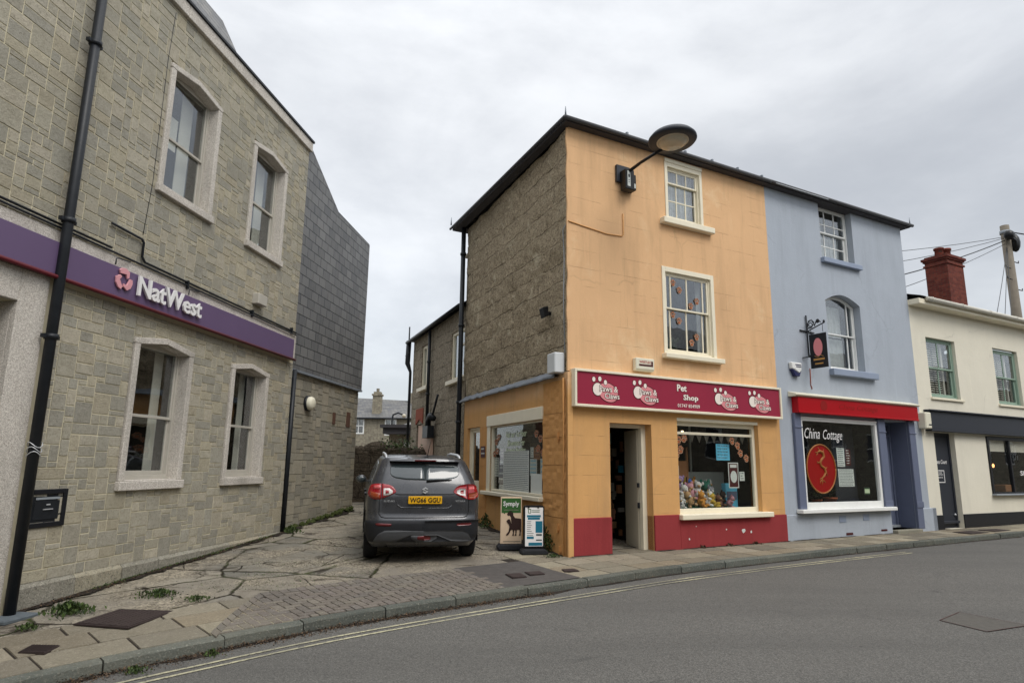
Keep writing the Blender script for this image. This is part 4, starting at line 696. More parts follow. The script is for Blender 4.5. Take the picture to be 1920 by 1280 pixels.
sash(bl,7.13,8.39,3.75,5.56,4.62,.17,'white_paint',([.12,.85],[]),([.12,.85],[]),.04,.03,.03)
b=MB(); n=14
for t in range(n):
    f=lambda k:(7.14+1.24*k/n,5.28+.20*math.sin(math.pi*k/n)); (xa,za),(xb,zb)=f(t),f(t+1); b.add([(xa,.165,za),(xb,.165,zb),(xb,.165,zb+.06),(xa,.165,za+.06),(xa,.2,za),(xb,.2,zb),(xb,.2,zb+.06),(xa,.2,za+.06)],[(0,1,2,3),(0,4,5,1),(3,2,6,7)])
b.build('arched_head','white_paint',bl); simple('window_sill','blue_trim',lambda b:b.box(7.06,8.72,-.12,.16,3.585,3.735),bl,.01); room(bl,7.1,8.45,3.6,5.6,.32,1.4,'interior'); curtain(bl,7.2,8.15,3.8,4.55,.36,amp=.008,k=25); curtain(bl,7.2,8.15,4.6,5.35,.38,amp=.008,k=25)
# restaurant front
simple('shop_window_frame','white_paint',lambda b:(b.frame(5.895,8.575,.665,2.60,.075,-.03,.06,.085,.13),b.box(5.90,8.57,-.05,-.03,2.56,2.60)),bl,.004); simple('window_sill','white_paint',lambda b:b.box(5.62,8.86,-.17,-.0,.585,.665),bl,.01); simple('pane','shop_glass',lambda b:b.box(5.96,8.51,.015,.02,.78,2.53),bl)
simple('pilaster','blue_paint',lambda b:(b.box(5.67,5.885,-.07,-.002,.665,2.66),b.box(5.655,5.90,-.085,-.07,2.35,2.38)),bl,.006); simple('pilaster','blue_paint',lambda b:(b.box(8.585,8.845,-.07,-.002,.665,2.66),b.box(8.57,8.86,-.085,-.07,2.35,2.38),b.box(8.57,8.86,-.085,-.07,.666,.80)),bl,.006); simple('pilaster','blue_paint',lambda b:(b.box(9.80,10.04,-.07,-.002,.14,2.66),b.box(9.785,10.06,-.085,-.07,2.35,2.38),b.box(9.785,10.06,-.085,-.07,.62,.76)),bl,.006)
b=MB(); b.quad((8.851,.0,.14),(8.851,.5,.14),(8.851,.5,2.64),(8.851,0,2.64)); b.quad((9.799,0,.14),(9.799,0,2.64),(9.799,.5,2.64),(9.799,.5,.14)); b.build('door_reveal','blue_paint',bl)
dd=simple('front_door','blue_paint',lambda b:(b.frame(8.86,9.79,.16,2.62,.06,.40,.48,.06,.03),b.frame(8.92,9.73,.19,2.28,.15,.43,.47,.15,.55),b.box(9.02,9.63,.425,.429,.26,.66),b.box(8.92,9.73,.41,.47,2.28,2.33)),bl,.005); simple('pane','window_glass',lambda b:(b.box(9.05,9.6,.45,.455,.72,2.15),b.box(8.92,9.73,.45,.455,2.33,2.57)),dd); simple('opening_sticker','sign_pink',lambda b:(b.disc(9.2,1.72,.10,.06,.424,.428,16),b.disc(9.2,1.6,.07,.09,.424,.428,14)),dd); room(bl,8.86,9.8,.14,2.64,.52,1.6,'interior_dark'); simple('threshold','steel_grey',lambda b:b.box(8.9,9.76,.34,.42,.145,.20),dd)
rs=thing('restaurant_sign','bright red fascia board over the restaurant window','sign',PF,(7.9,0,2.66)); simple('panel','red_panel',lambda b:(b.box(5.70,10.06,-.17,-.002,2.665,3.005),b.box(5.70,10.06,-.185,-.1705,2.665,2.70)),rs,.005); simple('cornice','plastic_cream',lambda b:b.prism([(-.22,3.035),(-.22,3.06),(0,3.125),(0,3.012),(-.18,3.012)],5.60,10.10,'x'),rs,.004)
simple('faded_lettering','red_oval',lambda b:b.text('China Cottage',7.05,2.77,-.172,.15,1.4,.002,shear=.3),rs); simple('faded_emblem','red_oval',lambda b:b.disc(6.53,2.85,.12,.11,-.1725,-.1705,20),rs)
bt=simple('window_lettering','sign_white',lambda b:(b.text('China',6.06,2.14,.009,.23,.50,.002,shear=.35,bold=-.004),b.text('Cottage',6.67,2.07,.009,.28,.66,.002,shear=.35,bold=-.004)),bl)
ov=thing('window_roundel','red oval with a gold dragon in the restaurant window','emblem',PF,(6.53,.0,.95))
simple('disc','red_oval',lambda b:b.disc(6.53,1.50,.47,.51,.018-.01,.012,40),ov); simple('rim','dull_gold',lambda b:[b.tube([(6.53+.475*math.cos(t),.006,1.50+.515*math.sin(t)) for t in [2*math.pi*k/48 for k in range(49)]],.016,6)],ov)
def dragon(b):
    P=[(6.42,1.84),(6.50,1.88),(6.60,1.85),(6.63,1.76),(6.55,1.70),(6.49,1.64),(6.52,1.56),(6.62,1.52),(6.66,1.43),(6.60,1.35),(6.52,1.30),(6.53,1.22),(6.50,1.15)]
    b.tube([(x,.004,z) for x,z in P],[.012,.03,.034,.03,.028,.028,.028,.028,.026,.022,.018,.012,.004],8)
    for x,z,dx,dz in ((6.42,1.84,-.07,.02),(6.44,1.82,-.06,-.05),(6.50,1.9,-.04,.06),(6.6,1.86,.04,.06),(6.49,1.64,-.10,-.02),(6.45,1.62,-.05,.05),(6.64,1.50,.08,.04),(6.66,1.42,.06,-.08),(6.53,1.3,-.09,-.03),(6.5,1.26,-.06,-.10),(6.56,1.25,.07,-.05)): b.tube([(x,.004,z),(x+dx*.6,.004,z+dz*.3),(x+dx,.004,z+dz)],[.012,.009,.003],6)
simple('dragon','dull_gold',dragon,ov)
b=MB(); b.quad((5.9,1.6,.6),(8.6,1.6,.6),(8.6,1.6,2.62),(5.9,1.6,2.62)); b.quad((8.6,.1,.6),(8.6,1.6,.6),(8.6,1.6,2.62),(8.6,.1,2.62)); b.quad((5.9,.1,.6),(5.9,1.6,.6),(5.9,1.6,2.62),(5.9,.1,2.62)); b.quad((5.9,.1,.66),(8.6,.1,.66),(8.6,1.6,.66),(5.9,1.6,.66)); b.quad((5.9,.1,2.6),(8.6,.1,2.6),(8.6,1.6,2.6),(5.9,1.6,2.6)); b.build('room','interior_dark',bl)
simple('screen','charcoal_paint',lambda b:b.box(7.65,8.45,.5,.53,.66,2.5),bl)
tab('menu','printed menu sheet high in the restaurant window','menu',7.12,7.38,1.55,1.96,.03,'paper','paper_ink',9,PF,21); tab('menu','dark photo menu beside the upper menu sheet','menu',7.42,7.60,1.58,1.94,.03,'dark_text','paper',6,PF,22); tab('menu','wide printed menu sheet, the lower one in the restaurant window','menu',7.12,7.66,1.12,1.50,.03,'paper','paper_ink',11,PF,23); tab('sticker','small green hygiene sticker low in the restaurant window','sticker',7.98,8.2,.93,1.10,.03,'black_paint','sign_green',2,PF,24,border=True)
simple('sticker','logo_green',lambda b:b.box(8.0,8.18,.026,.0285,.97,1.06),None,frame=PF,origin=(8.09,.028,.97),label='pale green label strip on the hygiene sticker',cat='sticker')
def potted(x,y,z,s,lab,fr=PF):
    t=thing('potted_plant',lab,'plant',fr,(x,y,z)); simple('pot','terracotta',lambda b:b.lathe([(0,0),(s*.30,0),(s*.42,s*.5),(s*.46,s*.5),(s*.46,s*.62),(s*.38,s*.62),(s*.3,s*.55)],(x,y,z),20),t)
    q=random.Random(int(x*10)); b=MB()
    for k in range(90):
        a,r_,hh=q.uniform(0,6.28),q.uniform(0,s*.6),q.uniform(.6,1.25)*s; c=Vector((x+r_*math.cos(a),y+r_*math.sin(a),z+hh)); d=Vector((math.cos(a),math.sin(a),q.uniform(-.3,.6)))*.05; n_=d.cross(Vector((0,0,1)))*.4; b.col=(q.random(),)*3; b.quad(c-d,c+n_,c+d,c-n_)
    b.build('leaves','leaf',t)
potted(6.75,.35,.67,.27,'small terracotta potted plant behind the red oval'); potted(7.22,.35,.67,.33,'larger potted plant in the middle of the restaurant window'); potted(6.32,.4,.67,.25,'dark potted plant at the left of the restaurant window')
# hanging sign on a wrought bracket
hs=thing('hanging_sign','black hanging pub-style sign with a red oval on a scrolled iron bracket','sign',PF,(6.35,0,4.4)); X=6.35
simple('bracket','pipe_black',lambda b:(b.tube([(X,-.03,4.88),(X,-.03,3.95)],.017,8),b.tube([(X,.0,4.5),(X,-.40,4.62),(X,-.47,4.64)],.014,8),b.tube([(X-.22,-.02,4.52),(X+.24,-.02,4.50)],.018,8),b.tube([(X,-.03,3.97),(X,-.12,3.93),(X-.20,-.02,3.90)],.014,8),b.tube([(X,-.03,4.55)]+[(X,-.12-.09*math.cos(t)*(1-t/16),4.64+.10*math.sin(t)*(1-t/16)) for t in [k*.5 for k in range(24)]],.010,6),b.tube([(X,-.05,4.62),(X,-.08,4.74),(X,-.16,4.76),(X,-.22,4.68)],.010,6),b.tube([(X,-.22,4.60),(X,-.26,4.68),(X,-.33,4.72),(X,-.38,4.66)],.012,6),b.ball((X,-.31,4.70),(.02,.05,.05),8),b.ball((X,-.46,4.66),(.02,.03,.04),8),b.tube([(X,-.42,4.62),(X,-.42,4.44)],.006,5),b.tube([(X,-.12,4.52),(X,-.12,4.40)],.006,5)),hs)
simple('board','black_paint',lambda b:b.box(X-.012,X+.012,-.49,-.07,3.66,4.42),hs,.004)
def side_disc(b,y,z,ry,rz,x,th): 
    n=24; p=[(y+ry*math.cos(2*math.pi*k/n),z+rz*math.sin(2*math.pi*k/n)) for k in range(n)]; b.prism(p,x-th,x,'x')
simple('emblem','logo_pink',lambda b:side_disc(b,-.28,4.12,.11,.2,X-.0125,.002),hs); MATS['logo_pink']
simple('lettering','gold',lambda b:(b.box(X-.015,X-.0125,-.42,-.15,3.83,3.87),b.box(X-.015,X-.0125,-.38,-.18,3.74,3.77),b.tube([(X-.013,-.4,3.90),(X-.013,-.33,3.94),(X-.013,-.26,3.90),(X-.013,-.18,3.93)],.006,5)),hs)
al=thing('alarm_box','white shield-shaped alarm box with a dark base on the blue wall','alarm box',PF,(5.85,0,3.48))
simple('cover','white_paint',lambda b:b.prism([(5.68,3.76),(6.02,3.76),(6.0,3.60),(5.93,3.53),(5.77,3.60),(5.70,3.62)],-.09,0),al,.015); simple('base','navy_text',lambda b:b.prism([(5.70,3.615),(5.77,3.595),(5.93,3.525),(6.0,3.59),(5.93,3.46),(5.79,3.46)],-.085,0),al,.01); simple('lettering','navy_text',lambda b:(b.box(5.80,5.98,-.094,-.091,3.70,3.72),b.box(5.82,5.98,-.094,-.091,3.66,3.68)),al)
b=MB(); b.tube([(6.38,-.01,3.68),(6.37,-.01,3.3),(6.4,-.01,3.26),(6.38,-.02,3.22)],.011,6); b.build('cable','brick_red',None,'short reddish cable below the hanging sign on the blue wall','cable',frame=PF,origin=(6.38,-.01,3.2))
al=thing('alarm_box','cream box fixed between the blue house and the dark fascia','alarm box',PF,(10.5,0,2.5)); simple('cover','plastic_cream',lambda b:b.box(10.30,10.56,-.20,-.0,2.50,2.90),al,.02); simple('grille','charcoal_paint',lambda b:b.box(10.42,10.57,-.205,-.06,2.58,2.61),al)
# ================================================================ cream house
ch=thing('cream_house','low cream-painted house with a dark shopfront at the right edge','building',PF,(14,0,0))
X1=21.5
HC=[(11.05,12.40,3.33,4.90,.13),(14.34,15.70,3.33,4.93,.13),(17.6,18.95,3.33,4.9,.13),(10.95,11.86,.08,2.44,.22),(13.37,16.6,.88,2.42,.12)]
b=MB(); wall(b,10.43,X1,-.3,5.80,HC); b.quad((X1,0,-.3),(X1,6,-.3),(X1,6,5.8),(X1,0,5.8)); b.quad((10.44,6,-.3),(X1,6,-.3),(X1,6,5.8),(10.44,6,5.8)); b.build('wall','cream_render',ch)
b=MB(); b.box(10.61,10.95,-.025,-.0,-.3,.42); b.build('painted_base','black_paint',ch,bevel=.006)
b=MB(); b.box(11.86,X1,-.025,.0,-.3,.42); b.build('painted_base','black_paint',ch,bevel=.006)
b=MB(); b.add([(10.45,-.32,5.86),(X1+.2,-.32,5.86),(X1+.2,3,6.95),(10.45,3,6.95),(10.45,6.3,5.86),(X1+.2,6.3,5.86)],[(0,1,2,3),(3,2,5,4)]); b.build('roof','slate_roof',ch); simple('eaves','cream_paint',lambda b:b.box(10.44,X1+.2,-.28,.1,5.66,5.80),ch,.01); simple('gutter','gutter_cream',lambda b:b.tube([(10.7,-.34,5.80),(X1+.2,-.34,5.80)],.058,10),ch)
for k in range(7): simple('gutter_bracket','gutter_cream',lambda b:b.lathe([(.060,-.03),(.068,-.03),(.068,.03),(.060,.03)],(10.9+k*1.4,-.34,5.80),12,'x'),ch)
for (a,c) in ((11.05,12.40),(14.34,15.70),(17.6,18.95)):
    sash(ch,a,c,3.34,4.90,4.12,.08,'green_paint',([.5],[]),([.5],[]),.05,.03,.05); simple('window_sill','cream_paint',lambda b:b.box(a-.05,c+.10,-.05,.08,3.27,3.33),ch,.006)
    b=MB()
    for k in range(24): z=3.42+k*.06; b.box(a+.08,a+.62,.24,.275,z,z+.022); b.box(a+.68,a+.98,.24,.275,z,z+.022)
    b.box(c-.30,c-.22,.24,.27,3.4,4.85); b.build('shutter_blind','blind',ch); room(ch,a,c,3.3,4.93,.28,1.5,'interior_dark')
fs=thing('dark_fascia','long charcoal shop fascia along the cream house','sign',PF,(14,0,2.48)); simple('panel','charcoal_paint',lambda b:b.box(10.62,X1,-.12,-.0,2.50,2.95),fs,.004); simple('cornice','charcoal_paint',lambda b:(b.box(10.60,X1,-.18,-.0,2.955,2.99),b.box(10.60,X1,-.16,-.0,2.455,2.495)),fs,.004)
cd=simple('front_door','charcoal_paint',lambda b:(b.frame(10.955,11.855,.09,2.43,.06,.12,.2,.06,.02),b.box(11.015,11.795,.15,.19,.11,2.37),b.box(11.0,11.8,.06,.14,.20,.26)),ch,.004)
simple('door_sign','sign_white',lambda b:(b.text('Swans Court',11.07,1.66,.148,.10,.6,.002,shear=.3,bold=.01),b.frame(11.14,11.5,1.19,1.50,.02,.145,.149),b.text('THESE',11.22,1.42,.148,.035,.18,.002),b.text('PREMISES',11.19,1.37,.148,.035,.25,.002),b.text('PRIVATE',11.2,1.30,.148,.035,.22,.002)),cd); simple('handle','silver',lambda b:b.ball((11.75,.13,.40),.03,8),cd)
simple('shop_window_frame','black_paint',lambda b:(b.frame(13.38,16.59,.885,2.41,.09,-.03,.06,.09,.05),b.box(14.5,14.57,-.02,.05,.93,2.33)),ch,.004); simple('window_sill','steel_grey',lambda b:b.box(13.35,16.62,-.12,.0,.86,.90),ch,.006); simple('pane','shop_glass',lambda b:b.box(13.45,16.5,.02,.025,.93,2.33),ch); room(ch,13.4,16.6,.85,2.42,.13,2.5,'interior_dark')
simple('roller_blind','blind',lambda b:(b.box(13.48,14.48,.09,.10,2.02,2.35),b.box(14.6,16.4,.09,.10,2.02,2.35)),ch)
simple('lit_bulb','bulb_warm',lambda b:b.ball((15.3,.8,1.65),(.03,.03,.06),10),ch)
b=MB(); b.box(13.6,14.1,.3,.6,.93,1.14); b.build('wooden_crate','cardboard',None,'wooden crate at the left of the dark shop window','crate',frame=PF,origin=(13.85,.45,.93),bevel=.01); b=MB(); b.box(14.75,15.3,.3,.6,.93,1.12); b.build('wooden_crate','cardboard',None,'wooden crate right of the bar in the dark shop window','crate',frame=PF,origin=(15,.45,.93),bevel=.01)
simple('shop_lettering','sign_white',lambda b:b.text('SILOS',15.0,1.38,.012,.13,.8,.002,bold=.02),ch)
cm=simple('chimney','chimney_brick',lambda b:(b.box(16.56,17.55,2.0,2.72,6.0,8.36),b.box(16.52,17.59,1.96,2.76,8.36,8.42),b.box(16.56,17.55,2.0,2.72,8.42,8.52),b.box(16.52,17.59,1.96,2.76,8.52,8.58),b.box(16.48,17.63,1.92,2.80,8.58,8.66),b.box(16.56,17.55,2.0,2.72,8.66,8.72)),ch); simple('chimney_pot','chimney_brick',lambda b:b.lathe([(.14,8.7),(.13,8.95),(.16,8.96),(.16,9.02),(.11,9.02),(.11,8.8)],(16.85,2.36,0),16),ch); simple('chimney_pot','chimney_brick',lambda b:b.lathe([(.15,8.7),(.14,8.99),(.17,9.0),(.17,9.07),(.12,9.07),(.12,8.8)],(17.28,2.36,0),16),ch)
# telegraph pole and wires
tp=thing('telegraph_pole','weathered wooden telegraph pole rising behind the cream house','telegraph pole',PF,(25.6,4,0)); px,py=25.6,4
simple('pole','pole_wood',lambda b:b.tube([(px,py,0),(px,py,12.1)],[.21,.17],14),tp); simple('cable_box','black_plastic',lambda b:(b.ball((px-.28,py-.25,11.55),(.25,.2,.22),10),b.ball((px+.25,py-.2,11.3),(.2,.2,.42),10),b.tube([(px-.2,py-.2,11.6),(px,py-.35,11.3),(px+.25,py-.2,10.9)],.05,6)),tp); simple('collar','steel_grey',lambda b:b.lathe([(.18,11.72),(.21,11.72),(.21,11.86),(.18,11.86)],(px,py,0),14),tp)
for k,z in enumerate((10.1,10.45,9.6,9.2)): simple('step_iron','pipe_black',lambda b:b.tube([(px+.2*(1 if k%2 else -1),py-.1,z),(px+.55*(1 if k%2 else -1),py-.1,z),(px+.58*(1 if k%2 else -1),py-.1,z+.1)],.022,6),tp)
PTP=PF.w(px,py,11.6)
def wire(p,q,sag,lab,r=.012,grp='telephone wires from the pole'):
    p,q=Vector(p),Vector(q); b=MB(); b.tube([(p.lerp(q,t/10)-Vector((0,0,sag*4*(t/10)*(1-t/10))))for t in range(11)],r,5); b.build('telephone_wire','pipe_black',None,lab,'wire',grp,origin=tuple(p))
wire(PTP,PF.w(9.5,5.6,8.3),.25,'telephone wire from the pole to the blue house, uppermost'); wire(PTP+Vector((0,0,-.05)),PF.w(10.2,5.7,7.7),.3,'telephone wire from the pole, second from the top'); wire(PTP+Vector((0,0,-.15)),PF.w(10.4,3.5,6.6),.25,'thickest telephone wire from the pole, third from the top',.022); wire(PTP+Vector((0,0,-.3)),PF.w(10.45,2.5,5.95),.2,'telephone wire from the pole passing lowest behind the chimney')
wire(PTP+Vector((0,0,-.4)),PF.w(19.2,2.0,6.6),.1,'left one of the steep wires dropping behind the cream roof'); wire(PTP+Vector((0,0,-.4)),PF.w(19.8,2.0,6.5),.1,'middle one of the steep wires dropping behind the cream roof'); wire(PTP+Vector((0,0,-.4)),PF.w(20.3,2.0,6.4),.1,'right one of the steep wires dropping behind the cream roof'); wire(PTP+Vector((0,0,.25)),PF.w(45,3,14.5),.3,'wire leaving the pole to the right edge of the picture',.03)
# ================================================================ rear cottage
rc=thing('rear_cottage','dark stone rear cottage behind the corner shop','building',PS,(-9,0,0))
HR=[(-7.30,-6.10,3.76,5.12,.12),(-10.60,-9.62,3.90,5.28,.12),(-10.9,-10.2,-.3,2.75,.1)]
b=MB(); wall(b,-11.75,-5.62,-.3,5.66,HR,.06); b.quad((-11.75,.06,-.3),(-11.75,5,-.3),(-11.75,5,5.66),(-11.75,.06,5.66)); b.quad((-11.75,5,-.3),(-5.8,5,-.3),(-5.8,5,5.66),(-11.75,5,5.66)); b.build('wall','rubble_rear',rc)
b=MB(); b.add([(-11.95,-.12,5.68),(-5.9,-.12,5.68),(-5.9,2.6,7.5),(-8.6,2.6,7.5),(-11.95,5.2,5.68),(-5.9,5.2,5.68)],[(0,1,2,3),(0,3,4),(3,2,5,4)]); b.build('roof','slate_roof',rc); simple('gutter','pipe_black',lambda b:b.tube([(-11.95,-.16,5.64),(-5.95,-.16,5.64)],.05,8),rc)
for (a,c,z0,z1) in ((-7.30,-6.10,3.76,5.12),(-10.60,-9.62,3.90,5.28)):
    simple('window','cream_paint',lambda b:(b.frame(a,c,z0,z1,.08,.10,.18),b.box((a+c)/2-.04,(a+c)/2+.04,.10,.17,z0,z1),b.box((a+c)/2,c,.11,.16,z0+.9,z0+.95)),rc,.004); simple('pane','window_glass',lambda b:b.box(a+.05,c-.05,.14,.145,z0+.05,z1-.05),rc); simple('window_sill','cream_paint',lambda b:b.box(a-.1,c+.1,-.06,.12,z0-.12,z0),rc,.01); room(rc,a,c,z0,z1,.2,1.2,'interior_light'); curtain(rc,a+.05,a+.6,z0,z1,.24)
simple('brick_arch','brick_red',lambda b:b.prism([(-11.0,3.25),(-10.1,3.25),(-10.1,2.75),(-10.55,2.9),(-11.0,2.75)],.03,.07),rc); simple('door','pink_door',lambda b:b.box(-10.85,-10.22,.1,.15,-.3,2.72),rc)
b=MB(); b.box(-9.75,-8.75,-.05,.04,-.2,2.55); b.build('alley_gate','pink_door',None,'pale pink timber gate against the rear cottage wall','gate',frame=PS,origin=(-9.2,0,.1),bevel=.01)
dp=downpipe('drainpipe','slim black drainpipe between the two rear cottage windows',PS,-9.3,-.04,2.7,5.6,.05,(4.6,3.6))
b=MB(); b.tube([(-8.9,-.1,2.35),(-8.85,-.12,2.75),(-8.6,-.12,2.9),(-8.35,-.1,2.8)],.09,10); b.tube([(-8.5,-.12,2.75),(-7.95,-.1,3.45)],.035,8); b.box(-9.15,-8.6,-.2,.0,2.25,2.6); b.build('boiler_flue','pipe_black',None,'black flue elbow and pipe on the rear cottage wall','flue',frame=PS,origin=(-8.8,-.1,2.5))
hp=thing('drainpipe','hopper-headed black pipe at the far corner of the rear cottage','drainpipe',PS,(-11.85,-.1,4)); simple('pipe','pipe_black',lambda b:b.tube([(-11.85,-.1,5.7),(-11.85,-.12,4.9),(-11.8,-.02,4.6),(-11.8,-.02,.2)],[.09,.09,.05,.05],8),hp); simple('bracket','pipe_black',lambda b:(b.tube([(-12.1,-.12,5.2),(-11.7,-.1,5.25)],.04,6),b.tube([(-11.85,-.1,5.7),(-11.85,-.1,6.2)],.025,6)),hp)
ckm=simple('chimney','rubble_rear',lambda b:(b.box(-6.95,-5.95,.35,.9,5.9,7.65),b.box(-7.0,-5.9,.3,.95,7.3,7.42)),rc,.02); simple('chimney_pot','brick_red',lambda b:b.lathe([(.15,7.6),(.17,7.9),(.14,7.95)],(-6.7,.6,0),12),rc)
# ================================================================ far end of the alley
def farf(Y,x): return Fr((x,Y),-3)
FF=farf(56,-20)
th=thing('terrace_house','distant pale stone terrace with a slate roof beyond the alley','building',FF,(8,0,.8))
HH=[(6.4,7.3,4.0,5.3,.1),(9.2,10.1,3.9,5.25,.1)]
b=MB(); wall(b,2,15,.4,5.35,HH); b.build('wall','far_stone',th); b=MB(); b.add([(2,-.3,5.3),(15,-.3,5.3),(15,4,7.0),(2,4,7.6),(2,8,5.3),(15,8,5.3)],[(0,1,2,3),(3,2,5,4)]); b.build('roof','slate_roof',th)
b=MB(); b.add([(2,0,5.0),(2,8,5.0),(2,4,7.5),(2,0,.4),(2,8,.4)],[(0,1,2),(0,3,4,1)]); b.build('gable','far_stone',th)
simple('gutter','pipe_black',lambda b:b.tube([(2,-.35,5.28),(15,-.35,5.28)],.07,8),th)
for (a,c,z0,z1,_) in HH: simple('window','white_paint',lambda b:(b.frame(a-.05,c+.05,z0-.05,z1+.02,.1,-.03,.08),b.box(a,c,.0,.06,(z0+z1)/2-.04,(z0+z1)/2+.04),b.box((a+c)/2-.03,(a+c)/2+.03,.0,.05,z0,z1)),th); simple('pane','window_glass',lambda b:b.box(a,c,.06,.065,z0,z1),th); room(th,a,c,z0,z1,.1,1.2)
simple('chimney','far_stone',lambda b:(b.box(7.75,8.45,.8,1.5,5.2,7.35),b.box(7.68,8.52,.7,1.6,7.35,7.5),b.box(7.8,8.4,.85,1.45,7.5,7.7)),th); simple('chimney_pot','far_stone',lambda b:b.lathe([(.13,7.7),(.15,8.0)],(8.1,1.15,0),10),th); simple('chimney','far_stone',lambda b:b.box(10.3,11.2,3.5,4.4,6.6,7.9),th); simple('chimney_pot','brick_red',lambda b:b.lathe([(.14,7.9),(.14,8.3)],(10.9,4,0),10),th)
# porch and low outbuilding
FP=Fr((-4.9,25.5),-4)
pb=thing('outbuilding','low outbuilding with a flat dark porch roof and white doors','building',FP,(.6,0,.6))
b=MB(); wall(b,.1,3.4,0,2.62,[(.75,1.9,0,2.25,.1)]); b.build('wall','rubble_rear',pb); simple('porch_roof','roof_felt',lambda b:(b.box(-.15,3.5,-.5,1.5,2.86,2.98),b.box(-.05,3.4,-.4,1.4,2.62,2.86)),pb); b=MB(); b.add([(.3,.6,2.98),(3.5,.6,2.98),(3.5,3,3.9),(1.5,3,3.7)],[(0,1,2,3)]); b.build('roof','slate_roof',pb)
simple('door','white_paint',lambda b:(b.frame(.75,1.9,.0,2.25,.08,-.02,.06),b.box(.83,1.82,.0,.04,.0,2.17),b.box(.7,1.95,-.06,.04,2.2,2.32)),pb); simple('door_glazing','charcoal_paint',lambda b:(b.box(1.15,1.27,-.01,.0,1.0,1.9),b.box(1.42,1.5,-.01,.0,1.0,1.9)),pb)
lpq=thing('lamp_post','old dark lamp bracket post in front of the distant terrace','street lamp',WD,(-6.1,33,.8)); simple('post','pipe_black',lambda b:b.tube([(-6.1,33,.8),(-6.1,33,3.75),(-6.05,33,3.95),(-5.8,33,4.05),(-5.55,33,3.95)],.045,8),lpq); simple('lamp_head','lamp_glass',lambda b:b.ball((-5.5,33,3.9),(.12,.12,.1),10),lpq)
# garden wall with rounded coping, gate post
gw=Fr((-4.72,19.4),2)
b=MB(); n=20
wl=thing('garden_wall','dark rough stone wall closing the end of the alley','wall',gw,(1.2,0,.4)); b.box(-.6,2.2,0,.4,-.2,1.85); b.build('wall','rubble_low',wl,bevel=.03)
for x,s,z in ((.15,.28,1.85),(.65,.42,1.88),(1.15,.34,1.84),(1.55,.25,1.82),(1.9,.25,1.8)):
    b=MB(); b.ball((x,.2,z),(s,.22,.17 if s<.4 else .26),14,.35); b.build('coping_stone','rubble_low',wl)
b=MB(); b.box(-.12,-.02,-.3,-.2,.2,2.25); b.build('gate_post','pipe_black',None,'thin black post at the end of the annex wall','post',frame=gw,origin=(-.07,-.25,.3))
q=random.Random(2); b=MB()
for k in range(260):
    c=Vector((1.35+q.gauss(0,.3),.2+q.gauss(0,.15),2.0+q.gauss(0,.12))); d=Vector((q.uniform(-1,1),q.uniform(-1,1),q.uniform(-1,1))).normalized()*.05; e=d.orthogonal().normalized()*.025; b.col=(q.random(),)*3; b.quad(c-d,c+e,c+d,c-e)
b.build('wall_plant','leaf',None,'olive shrub growing over the top of the garden wall','plant',frame=gw,origin=(1.35,.2,1.8))
# houses across the street, seen only as reflections and shade
OP=Fr((52,23.5),180+28.3)
op=thing('opposite_terrace','terrace across the street, mirrored in the shop windows','building',OP,(9,0,0)); HO=[(x,x+1.1,z,z+1.5,.12) for x in range(3,49,3) for z in (1.9,4.6)]
b=MB(); wall(b,0,50,-1,7,HO); b.quad((0,0,-1),(0,6,-1),(0,6,6.2),(0,0,6.2)); b.quad((50,0,-1),(50,6,-1),(50,6,7),(50,0,7)); b.quad((0,6,-1),(50,6,-1),(50,6,7),(0,6,7)); b.build('wall','far_stone',op); b=MB(); b.add([(0,-.3,7),(50,-.3,7),(50,3,8.8),(0,3,8.8),(0,6.3,7),(50,6.3,7)],[(0,1,2,3),(3,2,5,4)]); b.build('roof','slate_roof',op)
OQ=Fr((7.5,-.6),180+48); oq=thing('opposite_terrace','second terrace across the street, behind the viewer and mirrored in the car','building',OQ,(9,0,0))
b=MB(); b.box(0,16,0,6,-1,6.0); b.build('wall','far_stone',oq); b=MB(); b.add([(0,-.3,6),(16,-.3,6),(16,3,7.6),(0,3,7.6),(0,6.3,6),(16,6.3,6)],[(0,1,2,3),(3,2,5,4)]); b.build('roof','slate_roof',oq)
for h in HO: simple('window','white_paint',lambda b:(b.frame(h[0],h[1],h[2],h[3],.08,.05,.12),b.box(h[0],h[1],.06,.11,(h[2]+h[3])/2-.03,(h[2]+h[3])/2+.03)),op); simple('pane','charcoal_paint',lambda b:b.box(h[0],h[1],.1,.11,h[2],h[3]),op)
# ================================================================ ground
KP=[(-16,-9),(-12,-4.6),(-8.4,-.2),(-5.9,2.9),(-3.89,5.43),(-2.85,6.48),(-1.99,7.24),(-.96,8.0),(-.3,8.42),(1.06,9.25),(2.61,10.28),(4.28,11.33),(5.57,12.1),(7.55,13.25),(9.66,14.45),(12.09,15.78),(20,20.05),(45,33.5)]
def catmull(P,n=14):
    o=[]
    for i in range(len(P)-1):
        p0=Vector(P[max(i-1,0)]);p1=Vector(P[i]);p2=Vector(P[i+1]);p3=Vector(P[min(i+2,len(P)-1)])
        for k in range(n): t=k/n; o.append(.5*((2*p1)+(p2-p0)*t+(2*p0-5*p1+4*p2-p3)*t*t+(3*p1-p0-3*p2+p3)*t**3))
    o.append(Vector(P[-1])); return o
CK=catmull(KP); SS=[0]
for i in range(1,len(CK)): SS.append(SS[-1]+(CK[i]-CK[i-1]).length)
def kp(s):
    import bisect
    i=min(max(bisect.bisect(SS,s)-1,0),len(SS)-2); t=(s-SS[i])/(SS[i+1]-SS[i]); p=CK[i].lerp(CK[i+1],t)
    a=CK[min(i+3,len(CK)-1)]-CK[max(i-2,0)]; d=a.normalized(); return p,Vector((-d.y,d.x))
def kd(s,d,h=0):
    p,n=kp(s); q=p+n*d; return (q.x,q.y,G(q.x,q.y)+h)
